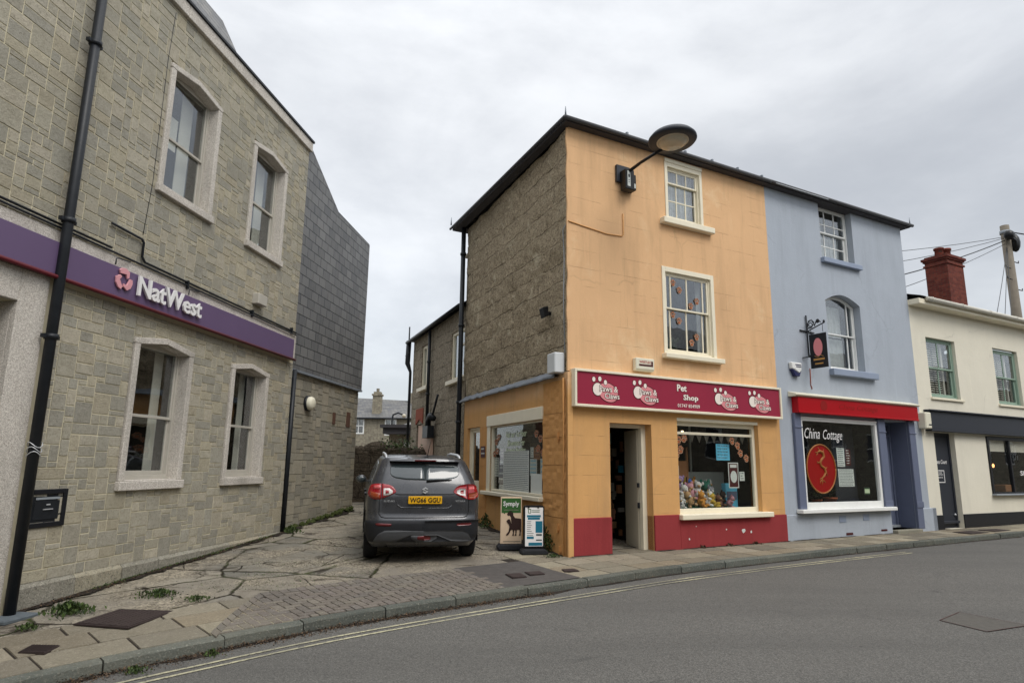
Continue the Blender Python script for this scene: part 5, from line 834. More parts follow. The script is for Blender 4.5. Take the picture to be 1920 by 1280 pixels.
def s_of(x,y): return min((( (p-Vector((x,y))).length,SS[i]) for i,p in enumerate(CK)))[1]
SP0=s_of(-2.8,6.5); SP1=s_of(-.3,8.42); ST=s_of(.95,9.2); SEND=SS[-1]
def strip(name,mat,s0,s1,ds,h,step=.3,**k):
    b=MB(); n=max(2,int((s1-s0)/step)); 
    rows=[[kd(s0+(s1-s0)*i/n,d,h) for d in ds] for i in range(n+1)]; m=len(ds)
    b.v=[p for r_ in rows for p in r_]; b.f=[[i*m+j,(i+1)*m+j,(i+1)*m+j+1,i*m+j+1] for i in range(n) for j in range(m-1)]; b.f=[f[::-1] for f in b.f] if 0 else b.f
    b.mi=[0]*len(b.f); b.c=[None]*len(b.f); b.sm=[True]*len(b.f); return b.build(name,mat,None,**k)
# road sheet to the horizon
b=MB(); xs=[-400,-200,-100,-60]+[-40+i*1.0 for i in range(91)]+[70,100,200,400]; ys=[-400,-200,-60,-30,-20]+[-12+i*1.0 for i in range(47)]+[50,100,200,500]
b.v=[(x,y,G(x,y)-.10) for y in ys for x in xs]; nx=len(xs); b.f=[[j*nx+i,j*nx+i+1,(j+1)*nx+i+1,(j+1)*nx+i] for j in range(len(ys)-1) for i in range(nx-1)]; b.mi=[0]*len(b.f); b.c=[None]*len(b.f); b.sm=[True]*len(b.f); b.build('road','asphalt',None,kind='structure')
strip('alley_ground','broken_concrete',0,SEND,[.1,.3,.6,1,1.5,2,2.5,3,4,5,6,8,10,12,15,20,30],-.004,kind='structure')
# kerb stones
b=MB(); s=0; q=random.Random(11)
while s<SEND-1:
    Ln=q.uniform(.75,1.05); n=4; j=q.uniform(-.006,.006); o=q.uniform(-.008,.008); rows=[]
    for i in range(n+1):
        t=s+.006+(Ln-.012)*i/n; w1=q.uniform(-.006,.006); w2=q.uniform(-.006,.006)
        A=kd(t,.0+o+w1,-.115); B=kd(t,.004+o+w1,.003+j+w2-.012); C_=kd(t,.018+o,.012+j+w2-.004); D_=kd(t,.125+w2,.010+j); E_=kd(t,.125+w2,-.1); rows.append([A,B,C_,D_,E_])
    o_=len(b.v); b.v+=[p for r_ in rows for p in r_]; c=sc(H('5f635e'),q.uniform(.75,1.1))
    for i in range(n):
        for k in range(4): b.f.append([o_+i*5+k,o_+i*5+k+1,o_+(i+1)*5+k+1,o_+(i+1)*5+k][::-1]); b.mi.append(0); b.c.append(c); b.sm.append(False)
    for e in (0,n): b.f.append([o_+e*5+k for k in range(5)]); b.mi.append(0); b.c.append(c); b.sm.append(False)
    s+=Ln
b.build('kerb','flag_stone',None,kind='structure')
def slab(b,cs,th=.02,col=None,gap=.006,h=.010,tilt=.003):
    c=sum((Vector(p[:2]) for p in cs),Vector((0,0)))/len(cs); b.col=col; tz=q.uniform(-tilt,tilt)
    def ins(p,g): v=Vector(p[:2]); d=(c-v); return v+d.normalized()*g*1.4
    lo=[]; hi=[]
    for p in cs:
        a=ins(p,gap); e=ins(p,gap+.005); lo.append((a.x,a.y,G(a.x,a.y)-.01)); hi.append((e.x,e.y,G(e.x,e.y)+h+tz))
    n=len(cs); b.add(lo+hi,[list(range(n,2*n))]+[(i,(i+1)%n,n+(i+1)%n,n+i) for i in range(n)])
FLC=[H(x) for x in ('8f8777','9a9180','857c6c','a39a86','7e776a','948874')]
# left flags
BEDS=[]
def flags(name,s0,s1,ds,lr,pal,h=.010,skip=()):
    b=MB(); 
    for r_ in range(len(ds)-1):
        s=s0
        while s<s1-.05:
            L_=q.uniform(*lr); e=min(s1,s+L_); e=s1 if s1-e<.2 else e; d0,d1=ds[r_],ds[r_+1]
            cs=[kd(s,d0),kd(e,d0),kd(e,d1),kd(s,d1)]; cc=sum((Vector(p[:2]) for p in cs),Vector((0,0)))/4
            if not any((cc-Vector(k[:2])).length<k[2] for k in skip):
                c=sc(q.choice(pal),q.uniform(.82,1.12))
                if (e-s)>.5: cs=[kd(s,d0),kd((s+e)/2,d0),kd(e,d0),kd(e,d1),kd((s+e)/2,d1),kd(s,d1)]
                slab(b,cs,col=c,h=h)
            s=e
    b.build(name,'flag_stone',None,kind='structure')
strip('pavement_bed','soil',s_of(-8.4,-.2),SP0,[.1,.5,1.0,1.35],.001,kind='structure')
flags('pavement',s_of(-8.4,-.2),SP0+.85,[.13,.58,1.02,1.40],(.5,.85),FLC)
# right flags up to the house fronts
strip('pavement_bed','soil',ST-.1,SEND-1,[.1,.5,1.0,1.4,1.9],.001,kind='structure')
flags('pavement',ST+.1,s_of(24,22.2),[.13,.50,.92,1.34,1.8],(.4,.75),[sc(c,.95) for c in FLC],.010)
flags('pavement',ST+.1,ST+1.7,[1.8,2.15],(.4,.6),[sc(c,.95) for c in FLC],.008)
# tarmac patch beside the pavers
strip('tarmac_patch','tarmac_patch',SP1+.35,ST+.12,[.12,.5,.9,1.25,1.6],.012,.15,kind='structure')
# herringbone paver crossing
strip('paver_bed','soil',SP0+.9,SP1+.36,[.1,.4,.8,1.15,1.5],.006,.15,kind='structure')
def inner(s):   # inner edge distance of the crossing
    t=(s-SP0)/(SP1+.36-SP0); return .12+1.30*min(1,max(0,t/.26))+.02*t
b=MB(); pal=[H(x) for x in ('736b64','776f68','6f6862','756d68','7a736a','706a65')]; U=.10
for i in range(-40,70):
    for j in range(-40,70):
        # herringbone lattice: pairs stepping (1,1) and (2,-2)
        bx_,by_=i*1,i*1
        x0=(i+2*j)*U; y0=(i-2*j)*U
        for k in (0,1):
            r=(x0,x0+2*U,y0,y0+U) if k==0 else (x0-0*U,x0+U,y0+U,y0+3*U)
            if k==1: r=(x0+0,x0+U,y0+U,y0+3*U)
            s0,s1,d0,d1=SP0+r[0],SP0+r[1],.12+r[2],.12+r[3]; sc_,dc=(s0+s1)/2,(d0+d1)/2
            if not(SP0<sc_<SP1+.40): continue
            lim=inner(sc_)-.09; d0=max(d0,.128); d1=min(d1,lim)
            if d1-d0<.03: continue
            slab(b,[kd(s0,d0),kd(s1,d0),kd(s1,d1),kd(s0,d1)],col=sc(q.choice(pal),q.uniform(.95,1.06)),gap=.0045,h=.016,tilt=.0015)
s=SP0
while s<SP1+.3:   # header course along the inner edge
    e=s+.10; i0,i1=inner(s),inner(e); f=lambda s_,d_:kd(s_,d_)
    slab(b,[kd(s,i0-.10),kd(e,i1-.10),kd(e,i1+.08),kd(s,i0+.08)],col=sc(q.choice(pal),q.uniform(.9,1.15)),gap=.002,h=.020,tilt=.001); s=e
b.build('paver_crossing','flag_stone',None,kind='structure')
b=MB(); qd=random.Random(9); s=s_of(-8,0)
while s<s_of(12,15.8):
    e=s+.06; ww=lambda s_:.015+.10*max(0,.5+.9*noise.noise(Vector((s_*1.7,0,0))))*(1 if s_<s_of(1,9.2) else .45); b.quad(kd(s,-ww(s),-.096),kd(e,-ww(e),-.096),kd(e,.004,-.092),kd(s,.004,-.092)); s=e
b.build('gutter_dirt','soil',None,kind='structure')
# yellow lines
for nm,d in (('road_line',-.30),('road_line',-.42)): strip(nm,'worn_line',0,s_of(7.5,13.2),[d-.038,d],-.094,.25,kind='structure')
# iron covers
def cover(pts,lab,tread=False,m='cover_iron',h=.024):
    t=MB(); c=sum((Vector(p) for p in pts),Vector((0,0)))/len(pts); z=G(c.x,c.y)+h
    P=[Vector(p) for p in pts]; t.prism([tuple(p) for p in P],z-.02,z-.006,'z'); P2=[p.lerp(c,.07) for p in P]; t.prism([tuple(p) for p in P2],z-.006,z,'z')
    if tread and len(P)==4:
        for i in range(14):
            for j in range(9):
                u,v=(i+.7)/14.4,(j+.7)/9.4; a=P2[0].lerp(P2[1],u); bb=P2[3].lerp(P2[2],u); e=a.lerp(bb,v); s_=.011; t.prism([(e.x-s_,e.y),(e.x,e.y-s_*1.6),(e.x+s_,e.y),(e.x,e.y+s_*1.6)],z,z+.003,'z')
    return t.build('drain_cover',m,None,lab,'drain cover',origin=(c.x,c.y,z))
cover([(-4.39,6.89),(-4.33,7.57),(-3.67,7.52),(-3.76,6.76)],'large brown chequered iron cover near the thick drainpipe',True); cover([(-4.31,6.05),(-4.36,6.28),(-4.08,6.27),(-4.06,6.03)],'small brown iron cover in the flags at the lower left',True)
cover([(-.06,9.53),(.16,9.63),(.25,9.34),(.05,9.25)],'square iron cover at the end of the brick pavers',h=.028); cover([(.22,9.67),(.45,9.77),(.51,9.54),(.30,9.44)],'square iron cover in tarmac, second from the pavers',h=.028); cover([(.77,9.89),(.97,9.96),(1.02,9.78),(.80,9.70)],'small iron cover in tarmac closest to the shop corner',h=.028)
cover([(10.4,15.58),(11.1,15.98),(11.3,15.62),(10.6,15.24)],'iron cover on the pavement outside the charcoal door'); cover([(11.4,16.15),(12.1,16.5),(12.25,16.2),(11.6,15.85)],'iron cover on the pavement under the dark shop window')
b=MB(); P=[(4.78,7.54),(5.27,7.94),(5.62,7.36),(4.97,7.08)]
b.quad(*[(x,y,G(x,y)-.096) for x,y in P]); b.cur=1
for i in range(len(P)):
    a,c=Vector(P[i]),Vector(P[(i+1)%len(P)]); n_=(c-a).orthogonal().normalized()*.006; z=lambda p:G(p.x,p.y)-.092; b.quad((a.x-n_.x,a.y-n_.y,z(a)),(c.x-n_.x,c.y-n_.y,z(c)),(c.x+n_.x,c.y+n_.y,z(c)),(a.x+n_.x,a.y+n_.y,z(a)))
b.build('road_patch',['asphalt_patch','patch_seam'],None,kind='structure')
def wallfoot(name,fr,x0,x1,y,w0,w1,seed,mat='soil'):   # grit and dirt lying along the foot of a wall
    b=MB(); x=x0
    while x<x1:
        e=min(x1,x+.05); f=lambda s_:w0+(w1-w0)*max(0,min(1,.5+1.1*noise.noise(Vector((s_*2.3,seed,0)))+.5*noise.noise(Vector((s_*9,seed,4)))))
        P=[fr.w(x,y+.02),fr.w(e,y+.02),fr.w(e,y-f(e)),fr.w(x,y-f(x))]; b.quad(*[(p.x,p.y,G(p.x,p.y)+(.022 if k<2 else .016)) for k,p in enumerate(P)][::-1]); x=e
    return b.build(name,mat,None,kind='structure')
wallfoot('wall_foot_dirt',NW,-6.0,.1,-.055,.01,.16,1); wallfoot('wall_foot_dirt',NW,.1,4.0,.09,.03,.25,2); wallfoot('wall_foot_dirt',PF,1.82,5.28,-.035,.0,.06,3); wallfoot('wall_foot_dirt',PF,0.0,.85,-.035,.0,.05,4); wallfoot('wall_foot_dirt',PF,5.28,8.8,-.02,.0,.05,5); wallfoot('wall_foot_dirt',PS,-5.4,-.1,-.06,.02,.16,6); wallfoot('wall_foot_dirt',PF,11.9,18,-.025,.0,.05,7)
# gutter leaves, weeds
def scatter(name,lab,cat,mat,n,fn,size,up=0,kind='stuff',rs=1,origin=None):
    q=random.Random(rs); b=MB()
    for k in range(n):
        c=Vector(fn(q)); d=Vector((q.uniform(-1,1),q.uniform(-1,1),q.uniform(-.2,.5)+up*q.uniform(.3,2))).normalized()*q.uniform(*size); e=d.cross(Vector((q.uniform(-1,1),q.uniform(-1,1),1))).normalized()*d.length*q.uniform(.25,.5); b.col=(q.random(),)*3; b.quad(c-d*.3,c+e+d*.3,c+d,c-e+d*.3)
    return b.build(name,mat,None,lab,cat,kind=kind,origin=origin)
def gut(q,a,c,w):
    s=q.uniform(a,c); d=-abs(q.gauss(0,w)); x,y,z=kd(s,d); return (x,y,z-.098+max(0,.03+d*.2)*q.random())
scatter('gutter_litter','brown leaf litter and grit along the kerb','litter','debris',5200,lambda q:gut(q,s_of(-5,4),s_of(.5,9),.07),(.006,.022),rs=3)
scatter('gutter_litter','thin leaf litter along the right-hand kerb','litter','debris',1300,lambda q:gut(q,s_of(.5,9),s_of(12,15.8),.04),(.006,.018),rs=4)
def weed(lab,cx,cy,n,rx,hz,rs,size=(.015,.05),base=.01,name='weed_clump',cat='weeds',mat='leaf'):
    z0=G(cx,cy)
    def f(q):
        a=q.uniform(0,6.28); r_=abs(q.gauss(0,.5)); x,y=cx+rx*r_*math.cos(a),cy+rx*.7*r_*math.sin(a); return (x,y,G(x,y)+base+hz*q.random()*max(0,1-r_*.7))
    q0=random.Random(rs); b=scatter(name,lab,cat,mat,n,f,size,1,None,rs,(cx,cy,z0)); return b
weed('green weed clump by the big brown iron cover and wall',-4.75,7.35,700,.24,.11,31); weed('low green weeds beside the bank wall, beyond the big cover',-4.2,8.15,500,.28,.07,32,(.012,.035)); weed('small weed tuft on the flags near the thick drainpipe',-4.75,6.75,220,.15,.05,33,(.01,.03)); weed('small weed tuft right of the low green weeds',-3.65,7.95,200,.16,.05,34,(.01,.03)); weed('weeds at the foot of the narrow drainpipe',*NW.w(.05,-.2).xy,300,.2,.14,35); weed('tiny weed tuft on the ground below the ivy',.72,10.98,220,.16,.05,36,(.01,.03)); weed('green weeds beside the side window, left of the boards',*PS.w(-3.6,-.18).xy,380,.22,.3,37); weed('small weeds under the plaque by the side door',*PS.w(-4.6,-.2).xy,200,.2,.15,38)
def foot(fr,x0,x1,y,w):
    def f(q):
        x=q.uniform(x0,x1); k=max(0,.4+1.2*noise.noise(Vector((x*1.6,3,9)))); p=fr.w(x,y-abs(q.gauss(0,w))*k); return (p.x,p.y,G(p.x,p.y)+.02+q.uniform(0,.02)*k)
    return f
scatter('leaf_litter','dry leaf litter and grit along the foot of the bank wall','litter','debris',1900,foot(NW,-5.9,0,-.06,.16),(.006,.022),rs=71); scatter('wall_foot_weeds','straggly low weeds rooted along the foot of the bank wall','weeds','leaf',900,foot(NW,-4.9,-.2,-.06,.07),(.008,.026),.6,rs=72); scatter('alley_moss','moss and small weeds in the alley cracks','weeds','leaf',1300,lambda q:(lambda x,y:(x,y,G(x,y)+.004))(q.choice((-3.3,-2.9,-3.8,-2.2))+q.gauss(0,.25),q.choice((8.6,9.4,8.9,10.2))+q.gauss(0,.12)),(.005,.016),.1,rs=73)
weed('kerbside weed growing in the gutter',-3.2,5.95,150,.14,.05,41,(.01,.03),-.1); weed('second kerbside weed further along the gutter',-2.75,6.4,90,.1,.06,42,(.01,.03),-.1)
for i,(x,l) in enumerate(((2.9,'dry grass tuft at the wall, leftmost under the shop window'),(3.6,'dry grass tuft at the wall in the middle under the shop window'),(4.3,'dry grass tuft at the wall, rightmost under the shop window'))): weed(l,*PF.w(x,-.06).xy,60,.12,.05,50+i,(.01,.045),.0,'grass_tuft','grass','debris')
weed('bushy ivy climbing the orange corner behind the boards',*PS.w(-.62,-.24).xy,1500,.26,.50,60,(.018,.045),.02,'ivy_bush','plant')
# ================================================================ pavement boards
def bframe(cx,cy,ang): return Fr((cx,cy),ang)
F1=bframe(.02,11.72,8); z0=G(.02,11.72)
b1=thing('pavement_sign','beige pavement board with a green panel and dark dog','sign',F1,(0,0,z0)); w_=.19
def dogs(b):
    Z=z0+.14
    # large dog (head to the left), small dog in front
    b.prism([(-.075,Z+.46),(-.055,Z+.50),(-.02,Z+.525),(.015,Z+.515),(.035,Z+.485),(.04,Z+.44),(.07,Z+.40),(.18,Z+.385),(.18,Z+.25),(.14,Z+.24),(.02,Z+.27),(.0,Z+.33),(-.005,Z+.41),(-.03,Z+.44),(-.06,Z+.435)],-.036,-.032)
    b.prism([(-.085,Z+.345),(-.06,Z+.375),(-.03,Z+.38),(-.015,Z+.36),(-.0,Z+.31),(.05,Z+.315),(.18,Z+.31),(.18,Z+.17),(.14,Z+.20),(.06,Z+.19),(.0,Z+.20),(-.025,Z+.15),(-.05,Z+.11),(-.09,Z+.10),(-.085,Z+.12),(-.045,Z+.17),(-.03,Z+.25),(-.045,Z+.29),(-.07,Z+.32)],-.040,-.0365)
    for x in (.03,.075,.15): b.prism([(x,Z+.22),(x+.03,Z+.22),(x+.02,Z+.14),(x+.022,Z+.10),(x-.01,Z+.10),(x+.002,Z+.14)],-.0395,-.0362)
simple('board','board_beige',lambda b:b.box(-w_,w_,-.032,.0,z0+.10,z0+.90),b1,.006); simple('green_panel','sign_green',lambda b:(b.box(-w_+.018,w_-.018,-.036,-.0325,z0+.625,z0+.875),b.prism([(-.14,z0+.63),(-.10,z0+.63),(-.12,z0+.605)],-.0355,-.0326)),b1,.003)
simple('lettering','sign_white',lambda b:b.text('Symply',-.145,z0+.72,-.038,.105,.285,.002,bold=.02),b1); simple('small_print','far_stone',lambda b:(b.box(-.13,.13,-.0365,-.0362,z0+.67,z0+.68),b.box(-.14,.17,-.034,-.0325,z0+.135,z0+.148)),b1); simple('dog_picture','dog_brown',dogs,b1); simple('base','rubber',lambda b:(b.prism([(-.24,z0+.0),(-.24,z0+.06),(-.2,z0+.10),(.2,z0+.10),(.24,z0+.06),(.24,z0)],-.16,.13)),b1,.02)
F2=bframe(.405,11.32,10); z0b=G(.405,11.32); w2=.185
b2=thing('pavement_sign','black-framed pavement board with a white and teal poster','sign',F2,(0,0,z0b))
def rr(x0,x1,a,c,r): 
    P=[]; 
    for cx,cz,st in ((x1-r,a+r,-90),(x1-r,c-r,0),(x0+r,c-r,90),(x0+r,a+r,180)): P+=[(cx+r*math.cos(R(st+t)),cz+r*math.sin(R(st+t))) for t in (0,30,60,90)]
    return P
simple('board_frame','black_plastic',lambda b:b.prism(rr(-w2,w2,z0b+.09,z0b+.80,.05),-.03,.0),b2,.004); simple('poster','sign_white',lambda b:b.box(-w2+.035,w2-.025,-.033,-.0305,z0b+.13,z0b+.765),b2)
def t2(b):
    Z=z0b
    b.box(-.12,.12,-.035,-.0335,Z+.605,Z+.640); b.box(-.105,.105,-.0352,-.0337,Z+.565,Z+.600); b.box(.03,.15,-.035,-.0335,Z+.35,Z+.54); b.box(-.09,.145,-.035,-.0335,Z+.14,Z+.19); b.box(-.12,-.0,-.035,-.0335,Z+.25,Z+.29)
simple('poster_panels','teal',t2,b2)
def t3(b):
    Z=z0b; qq=random.Random(4)
    for k in range(8): b.box(-.12,-.12+qq.uniform(.06,.12),-.035,-.0335,Z+.53-k*.032,Z+.538-k*.032)
    b.box(.04,.14,-.0352,-.0337,Z+.30,Z+.33); b.box(.04,.14,-.0352,-.0337,Z+.22,Z+.24)
simple('poster_text','paper_ink',t3,b2); simple('poster_logo','sign_green',lambda b:(b.frame(-.10,-.05,z0b+.67,z0b+.74,.01,-.035,-.0335),b.box(-.04,.1,-.035,-.0335,z0b+.71,z0b+.72),b.box(-.04,.1,-.035,-.0335,z0b+.685,z0b+.693)),b2); simple('clip','black_plastic',lambda b:(b.box(-.11,-.08,-.045,-.03,z0b+.755,z0b+.79),b.box(.06,.09,-.045,-.03,z0b+.755,z0b+.79)),b2)
simple('base','rubber',lambda b:(b.prism([(-.23,z0b+.0),(-.23,z0b+.05),(-.18,z0b+.09),(.18,z0b+.09),(.23,z0b+.05),(.23,z0b)],-.17,.13)),b2,.02)
# ================================================================ car
LV=[(.24,-.60,3.10,.78,.22,.25),(.34,-.735,3.32,.845,.30,.30),(.42,-.765,3.37,.868,.32,.32),(.55,-.785,3.40,.882,.34,.36),(.66,-.785,3.40,.886,.34,.4),(.69,-.765,3.39,.887,.33,.4),(.74,-.735,3.37,.886,.30,.42),(.86,-.728,3.33,.884,.28,.45),(.97,-.722,3.25,.880,.27,.5),(1.03,-.712,3.05,.872,.26,.5),(1.07,-.700,2.55,.862,.26,.35),(1.16,-.672,2.36,.838,.26,.32),(1.25,-.635,2.15,.808,.26,.30),(1.36,-.575,1.90,.765,.25,.28),(1.46,-.505,1.67,.722,.24,.26),(1.53,-.455,1.50,.685,.23,.25),(1.565,-.42,1.40,.655,.22,.24),(1.59,-.36,1.30,.61,.22,.22),(1.605,-.22,1.10,.50,.2,.2),(1.612,.05,.85,.3,.15,.15)]
def lv(z):
    if z<=LV[0][0]: return LV[0][1:]
    for a,c in zip(LV,LV[1:]):
        if z<=c[0]: t=(z-a[0])/(c[0]-a[0]); return tuple(a[k]+(c[k]-a[k])*t for k in range(1,6))
    return LV[-1][1:]
def outl(z,nr=8,nc=8,ns=16,nf=6):
    yR,yF,hw,rc,rf=lv(z); P=[]; bow=.07; xa=hw-rc; ry=rc*.8
    for i in range(nr): x=xa*i/nr; P.append((x,yR+bow*(x/hw)**2))
    y0=yR+bow*(xa/hw)**2
    for i in range(nc+1): t=math.pi/2*i/nc; P.append((xa+rc*math.sin(t),y0+ry*(1-math.cos(t))))
    y1=y0+ry; y2=yF-rf-.05
    for i in range(1,ns): P.append((hw,y1+(y2-y1)*i/ns))
    for i in range(nc+1): t=math.pi/2*i/nc; P.append((hw-rf*(1-math.cos(t)),y2+rf*math.sin(t)))
    xb=hw-rf
    for i in range(1,nf+1): x=xb*(1-i/nf); P.append((x,yF-.05+.05*(1-(x/xb)**2)))
    return P
OC={}
def so_(s,z,off=.004):
    key=round(z,4)
    if key not in OC:
        P=outl(z,14,14,30,8); c=[0]
        for a,b_ in zip(P,P[1:]): c.append(c[-1]+math.hypot(b_[0]-a[0],b_[1]-a[1]))
        OC[key]=(P,c)
    P,c=OC[key]; sg=1 if s>=0 else -1; s=abs(s); import bisect
    i=min(max(bisect.bisect(c,s)-1,0),len(c)-2); t=(s-c[i])/(c[i+1]-c[i]); x=P[i][0]+(P[i+1][0]-P[i][0])*t; y=P[i][1]+(P[i+1][1]-P[i][1])*t
    dx,dy=P[i+1][0]-P[i][0],P[i+1][1]-P[i][1]; l=math.hypot(dx,dy); nx_,ny_=dy/l,-dx/l; return (sg*(x+nx_*off),y+ny_*off,z)
def patch(b,cols,nrow=5,off=.004,sub=4,side=1,base=None):
    """cols: list of (s, zbottom, ztop)"""
    C=[]
    for a,c in zip(cols,cols[1:]):
        for k in range(sub): t=k/sub; C.append(tuple(a[i]+(c[i]-a[i])*t for i in range(3)))
    C.append(cols[-1]); rows=[[so_(side*s,z0+(z1-z0)*j/nrow,off) for j in range(nrow+1)] for s,z0,z1 in C]; o=len(b.v); m=nrow+1
    b.v+=[p for r_ in rows for p in r_]
    for i in range(len(C)-1):
        for j in range(nrow):
            f=[o+i*m+j,o+(i+1)*m+j,o+(i+1)*m+j+1,o+i*m+j+1]; b.f.append(f if side>0 else f[::-1]); b.mi.append(b.cur); b.c.append(None); b.sm.append(True)
    # rim skirt giving the panel thickness
    loop=[(i,0) for i in range(len(C))]+[(len(C)-1,j) for j in range(1,m)]+[(i,nrow) for i in range(len(C)-2,-1,-1)]+[(0,j) for j in range(nrow-1,0,-1)]
    inner_=[so_(side*C[i][0],C[i][1]+(C[i][2]-C[i][1])*j/nrow,-.01) for i,j in loop]; o2=len(b.v); b.v+=inner_; n=len(loop)
    for k in range(n):
        a=o+loop[k][0]*m+loop[k][1]; c=o+loop[(k+1)%n][0]*m+loop[(k+1)%n][1]; b.f.append([a,c,o2+(k+1)%n,o2+k]); b.mi.append(b.cur); b.c.append(None); b.sm.append(False)
    return b
CX,CY=-1.49,10.97; CF=Fr((CX,CY),13)
car=thing('parked_car','dark grey hatchback SUV parked in the alley, seen from behind','car',CF,(0,0,G(CX,CY)-.0)); OFF[car.name]=Vector((0,0,0)); car.rotation_euler=(R(2.2),0,R(13))
# body
b=MB(); zs=[l[0] for l in LV]; zz=[]
for a,c in zip(zs,zs[1:]): 
    n=max(1,int((c-a)/.035)); zz+=[a+(c-a)*k/n for k in range(n)]
zz.append(zs[-1]); rings=[]
for z in zz:
    P=outl(z); ring=P+[(-x,y) for x,y in P[-2:0:-1]]; rings.append(ring)
m=len(rings[0]); b.v=[(x,y,z) for z,r_ in zip(zz,rings) for x,y in r_]
for i in range(len(zz)-1):
    for k in range(m): b.f.append([i*m+k,i*m+(k+1)%m,(i+1)*m+(k+1)%m,(i+1)*m+k])
b.f.append(list(range(m))[::-1]); b.f.append([(len(zz)-1)*m+k for k in range(m)]); b.mi=[0]*len(b.f); b.c=[None]*len(b.f); b.sm=[True]*len(b.f)
body=b.build('body','car_paint',car)
cut=[]
for (yy) in (0,2.5):
    c=MB(); c.lathe([(0,-1.2),(.395,-1.2),(.395,1.2),(0,1.2)],(0,yy,.35),36,'x'); o=c.build('cut','car_paint',car); cut.append(o)
    # keep only the outer parts: hollow wheel wells through the full width, closed by an underbody box
    bm_=body.modifiers.new('w','BOOLEAN'); bm_.operation='DIFFERENCE'; bm_.object=o; bm_.solver='EXACT'
dg=bpy.context.evaluated_depsgraph_get(); me=bpy.data.meshes.new_from_object(body.evaluated_get(dg)); body.modifiers.clear(); body.data=me
for o in cut: bpy.data.objects.remove(o)
try: me.set_sharp_from_angle(angle=R(38))
except Exception: pass
simple('underbody','black_plastic',lambda b:(b.box(-.60,.60,-.45,3.0,.24,.72),b.box(-.35,.35,-.6,-.4,.27,.34)),car); simple('exhaust','steel_grey',lambda b:(b.tube([(-.3,-.45,.30),(.3,-.45,.30)],.05,10),b.tube([(.42,-.6,.30),(.42,-.3,.30)],.03,10)),car)
# wheels
def wheel(x,y):
    sx=1 if x>0 else -1; w=simple('wheel','tyre',lambda b:b.lathe([(.20,-.09),(.29,-.108),(.325,-.10),(.345,-.07),(.347,0),(.345,.07),(.325,.10),(.29,.108),(.20,.09)],(x,y,.347),40,'x'),car)
    def rim(b):
        b.lathe([(0,.06*sx),(.05,.065*sx),(.06,.05*sx),(.19,.03*sx),(.215,.08*sx),(.22,.09*sx)],(x,y,.347),30,'x')
        for k in range(5): a=2*math.pi*k/5; b.tube([(x+.075*sx,y+.04*math.cos(a),.347+.04*math.sin(a)),(x+.09*sx,y+.2*math.cos(a),.347+.2*math.sin(a))],.028,6)
    simple('rim','rim',rim,w)
for x,y in ((-.785,0),(.785,0),(-.785,2.5),(.785,2.5)): wheel(x,y)
# panels
def p2(name,mat,cols,**k):
    par=k.pop('par',car); sides=k.pop('sides',(1,-1)); b=MB()
    for s_ in sides: patch(b,cols,side=s_,**k)
    return b.build(name,mat,par)
def arch_cut(s0): return s0
p2('bumper','car_plastic',[(0,.335,.655),(.55,.335,.655),(.70,.33,.655),(.85,.33,.65),(1.0,.33,.64),(1.10,.46,.63)],off=.007,nrow=6)
sk=p2('skid_plate','skid_grey',[(0,.44,.50),(.20,.44,.505),(.42,.345,.515),(.60,.335,.51),(.69,.335,.46),(.76,.335,.36)],off=.013)
p2('fog_lamp','reflector',[(0,.365,.43),(.085,.37,.425),(.10,.385,.41)],off=.02,nrow=2)
p2('skid_centre','skid_grey',[(0,.34,.44),(.11,.34,.44),(.20,.39,.44)],off=.012,nrow=2)
p2('reflector','reflector',[(.50,.585,.61),(.53,.575,.615),(.70,.58,.62),(.74,.59,.615)],off=.012,nrow=2)
# tailgate seams
p2('tailgate_seam','black_plastic',[(0,.690,.704),(.60,.690,.704),(.66,.70,.72),(.695,.74,.78)],off=.002,nrow=1); p2('tailgate_seam','black_plastic',[(.690,.74,.97),(.700,.74,.97)],off=.002)
p2('handle_recess','black_plastic',[(0,1.035,1.052),(.40,1.035,1.052),(.46,1.045,1.055)],off=.003,nrow=1); p2('tailgate_crease','car_paint',[(0,.84,.852),(.36,.84,.852),(.42,.87,.90),(.43,.92,.95)],off=.006,nrow=1)
for sd_ in (1,-1):
    tl=p2('tail_light','lens_red',[(.45,1.075,1.10),(.50,1.045,1.16),(.56,1.02,1.185),(.665,.975,1.20)],sides=(sd_,),off=.012); p2('lens','lens_clear',[(.50,1.06,1.10),(.55,1.035,1.135),(.64,1.02,1.13)],sides=(sd_,),off=.016,par=tl,nrow=3); p2('lens','lens_red',[(.555,1.06,1.10),(.61,1.05,1.11)],sides=(sd_,),off=.019,par=tl,nrow=2)
    t2_=p2('tail_light','lens_red',[(.675,.97,1.20),(.78,.965,1.195),(.88,1.0,1.17),(.95,1.05,1.13)],sides=(sd_,),off=.012); p2('lens','lens_amber',[(.69,.985,1.06),(.78,.98,1.07),(.86,1.02,1.08)],sides=(sd_,),off=.016,par=t2_,nrow=3); p2('lens','lens_pink',[(.69,1.12,1.18),(.80,1.12,1.17)],sides=(sd_,),off=.016,par=t2_,nrow=2)
rwn=p2('rear_window','car_glass_dark',[(0,1.255,1.50),(.30,1.262,1.498),(.46,1.285,1.49),(.515,1.31,1.475),(.545,1.35,1.44)],off=.005,nrow=8)
def ylen(z,y): 
    P=outl(z,14,14,30,8); l=0
    for a,c in zip(P,P[1:]):
        if c[1]>=y and c[0]>.3: return l+(y-a[1])/max(1e-6,(c[1]-a[1]))*math.hypot(c[0]-a[0],c[1]-a[1]) if c[1]>a[1] else l
        l+=math.hypot(c[0]-a[0],c[1]-a[1])
    return l
S=lambda y:ylen(1.25,y)
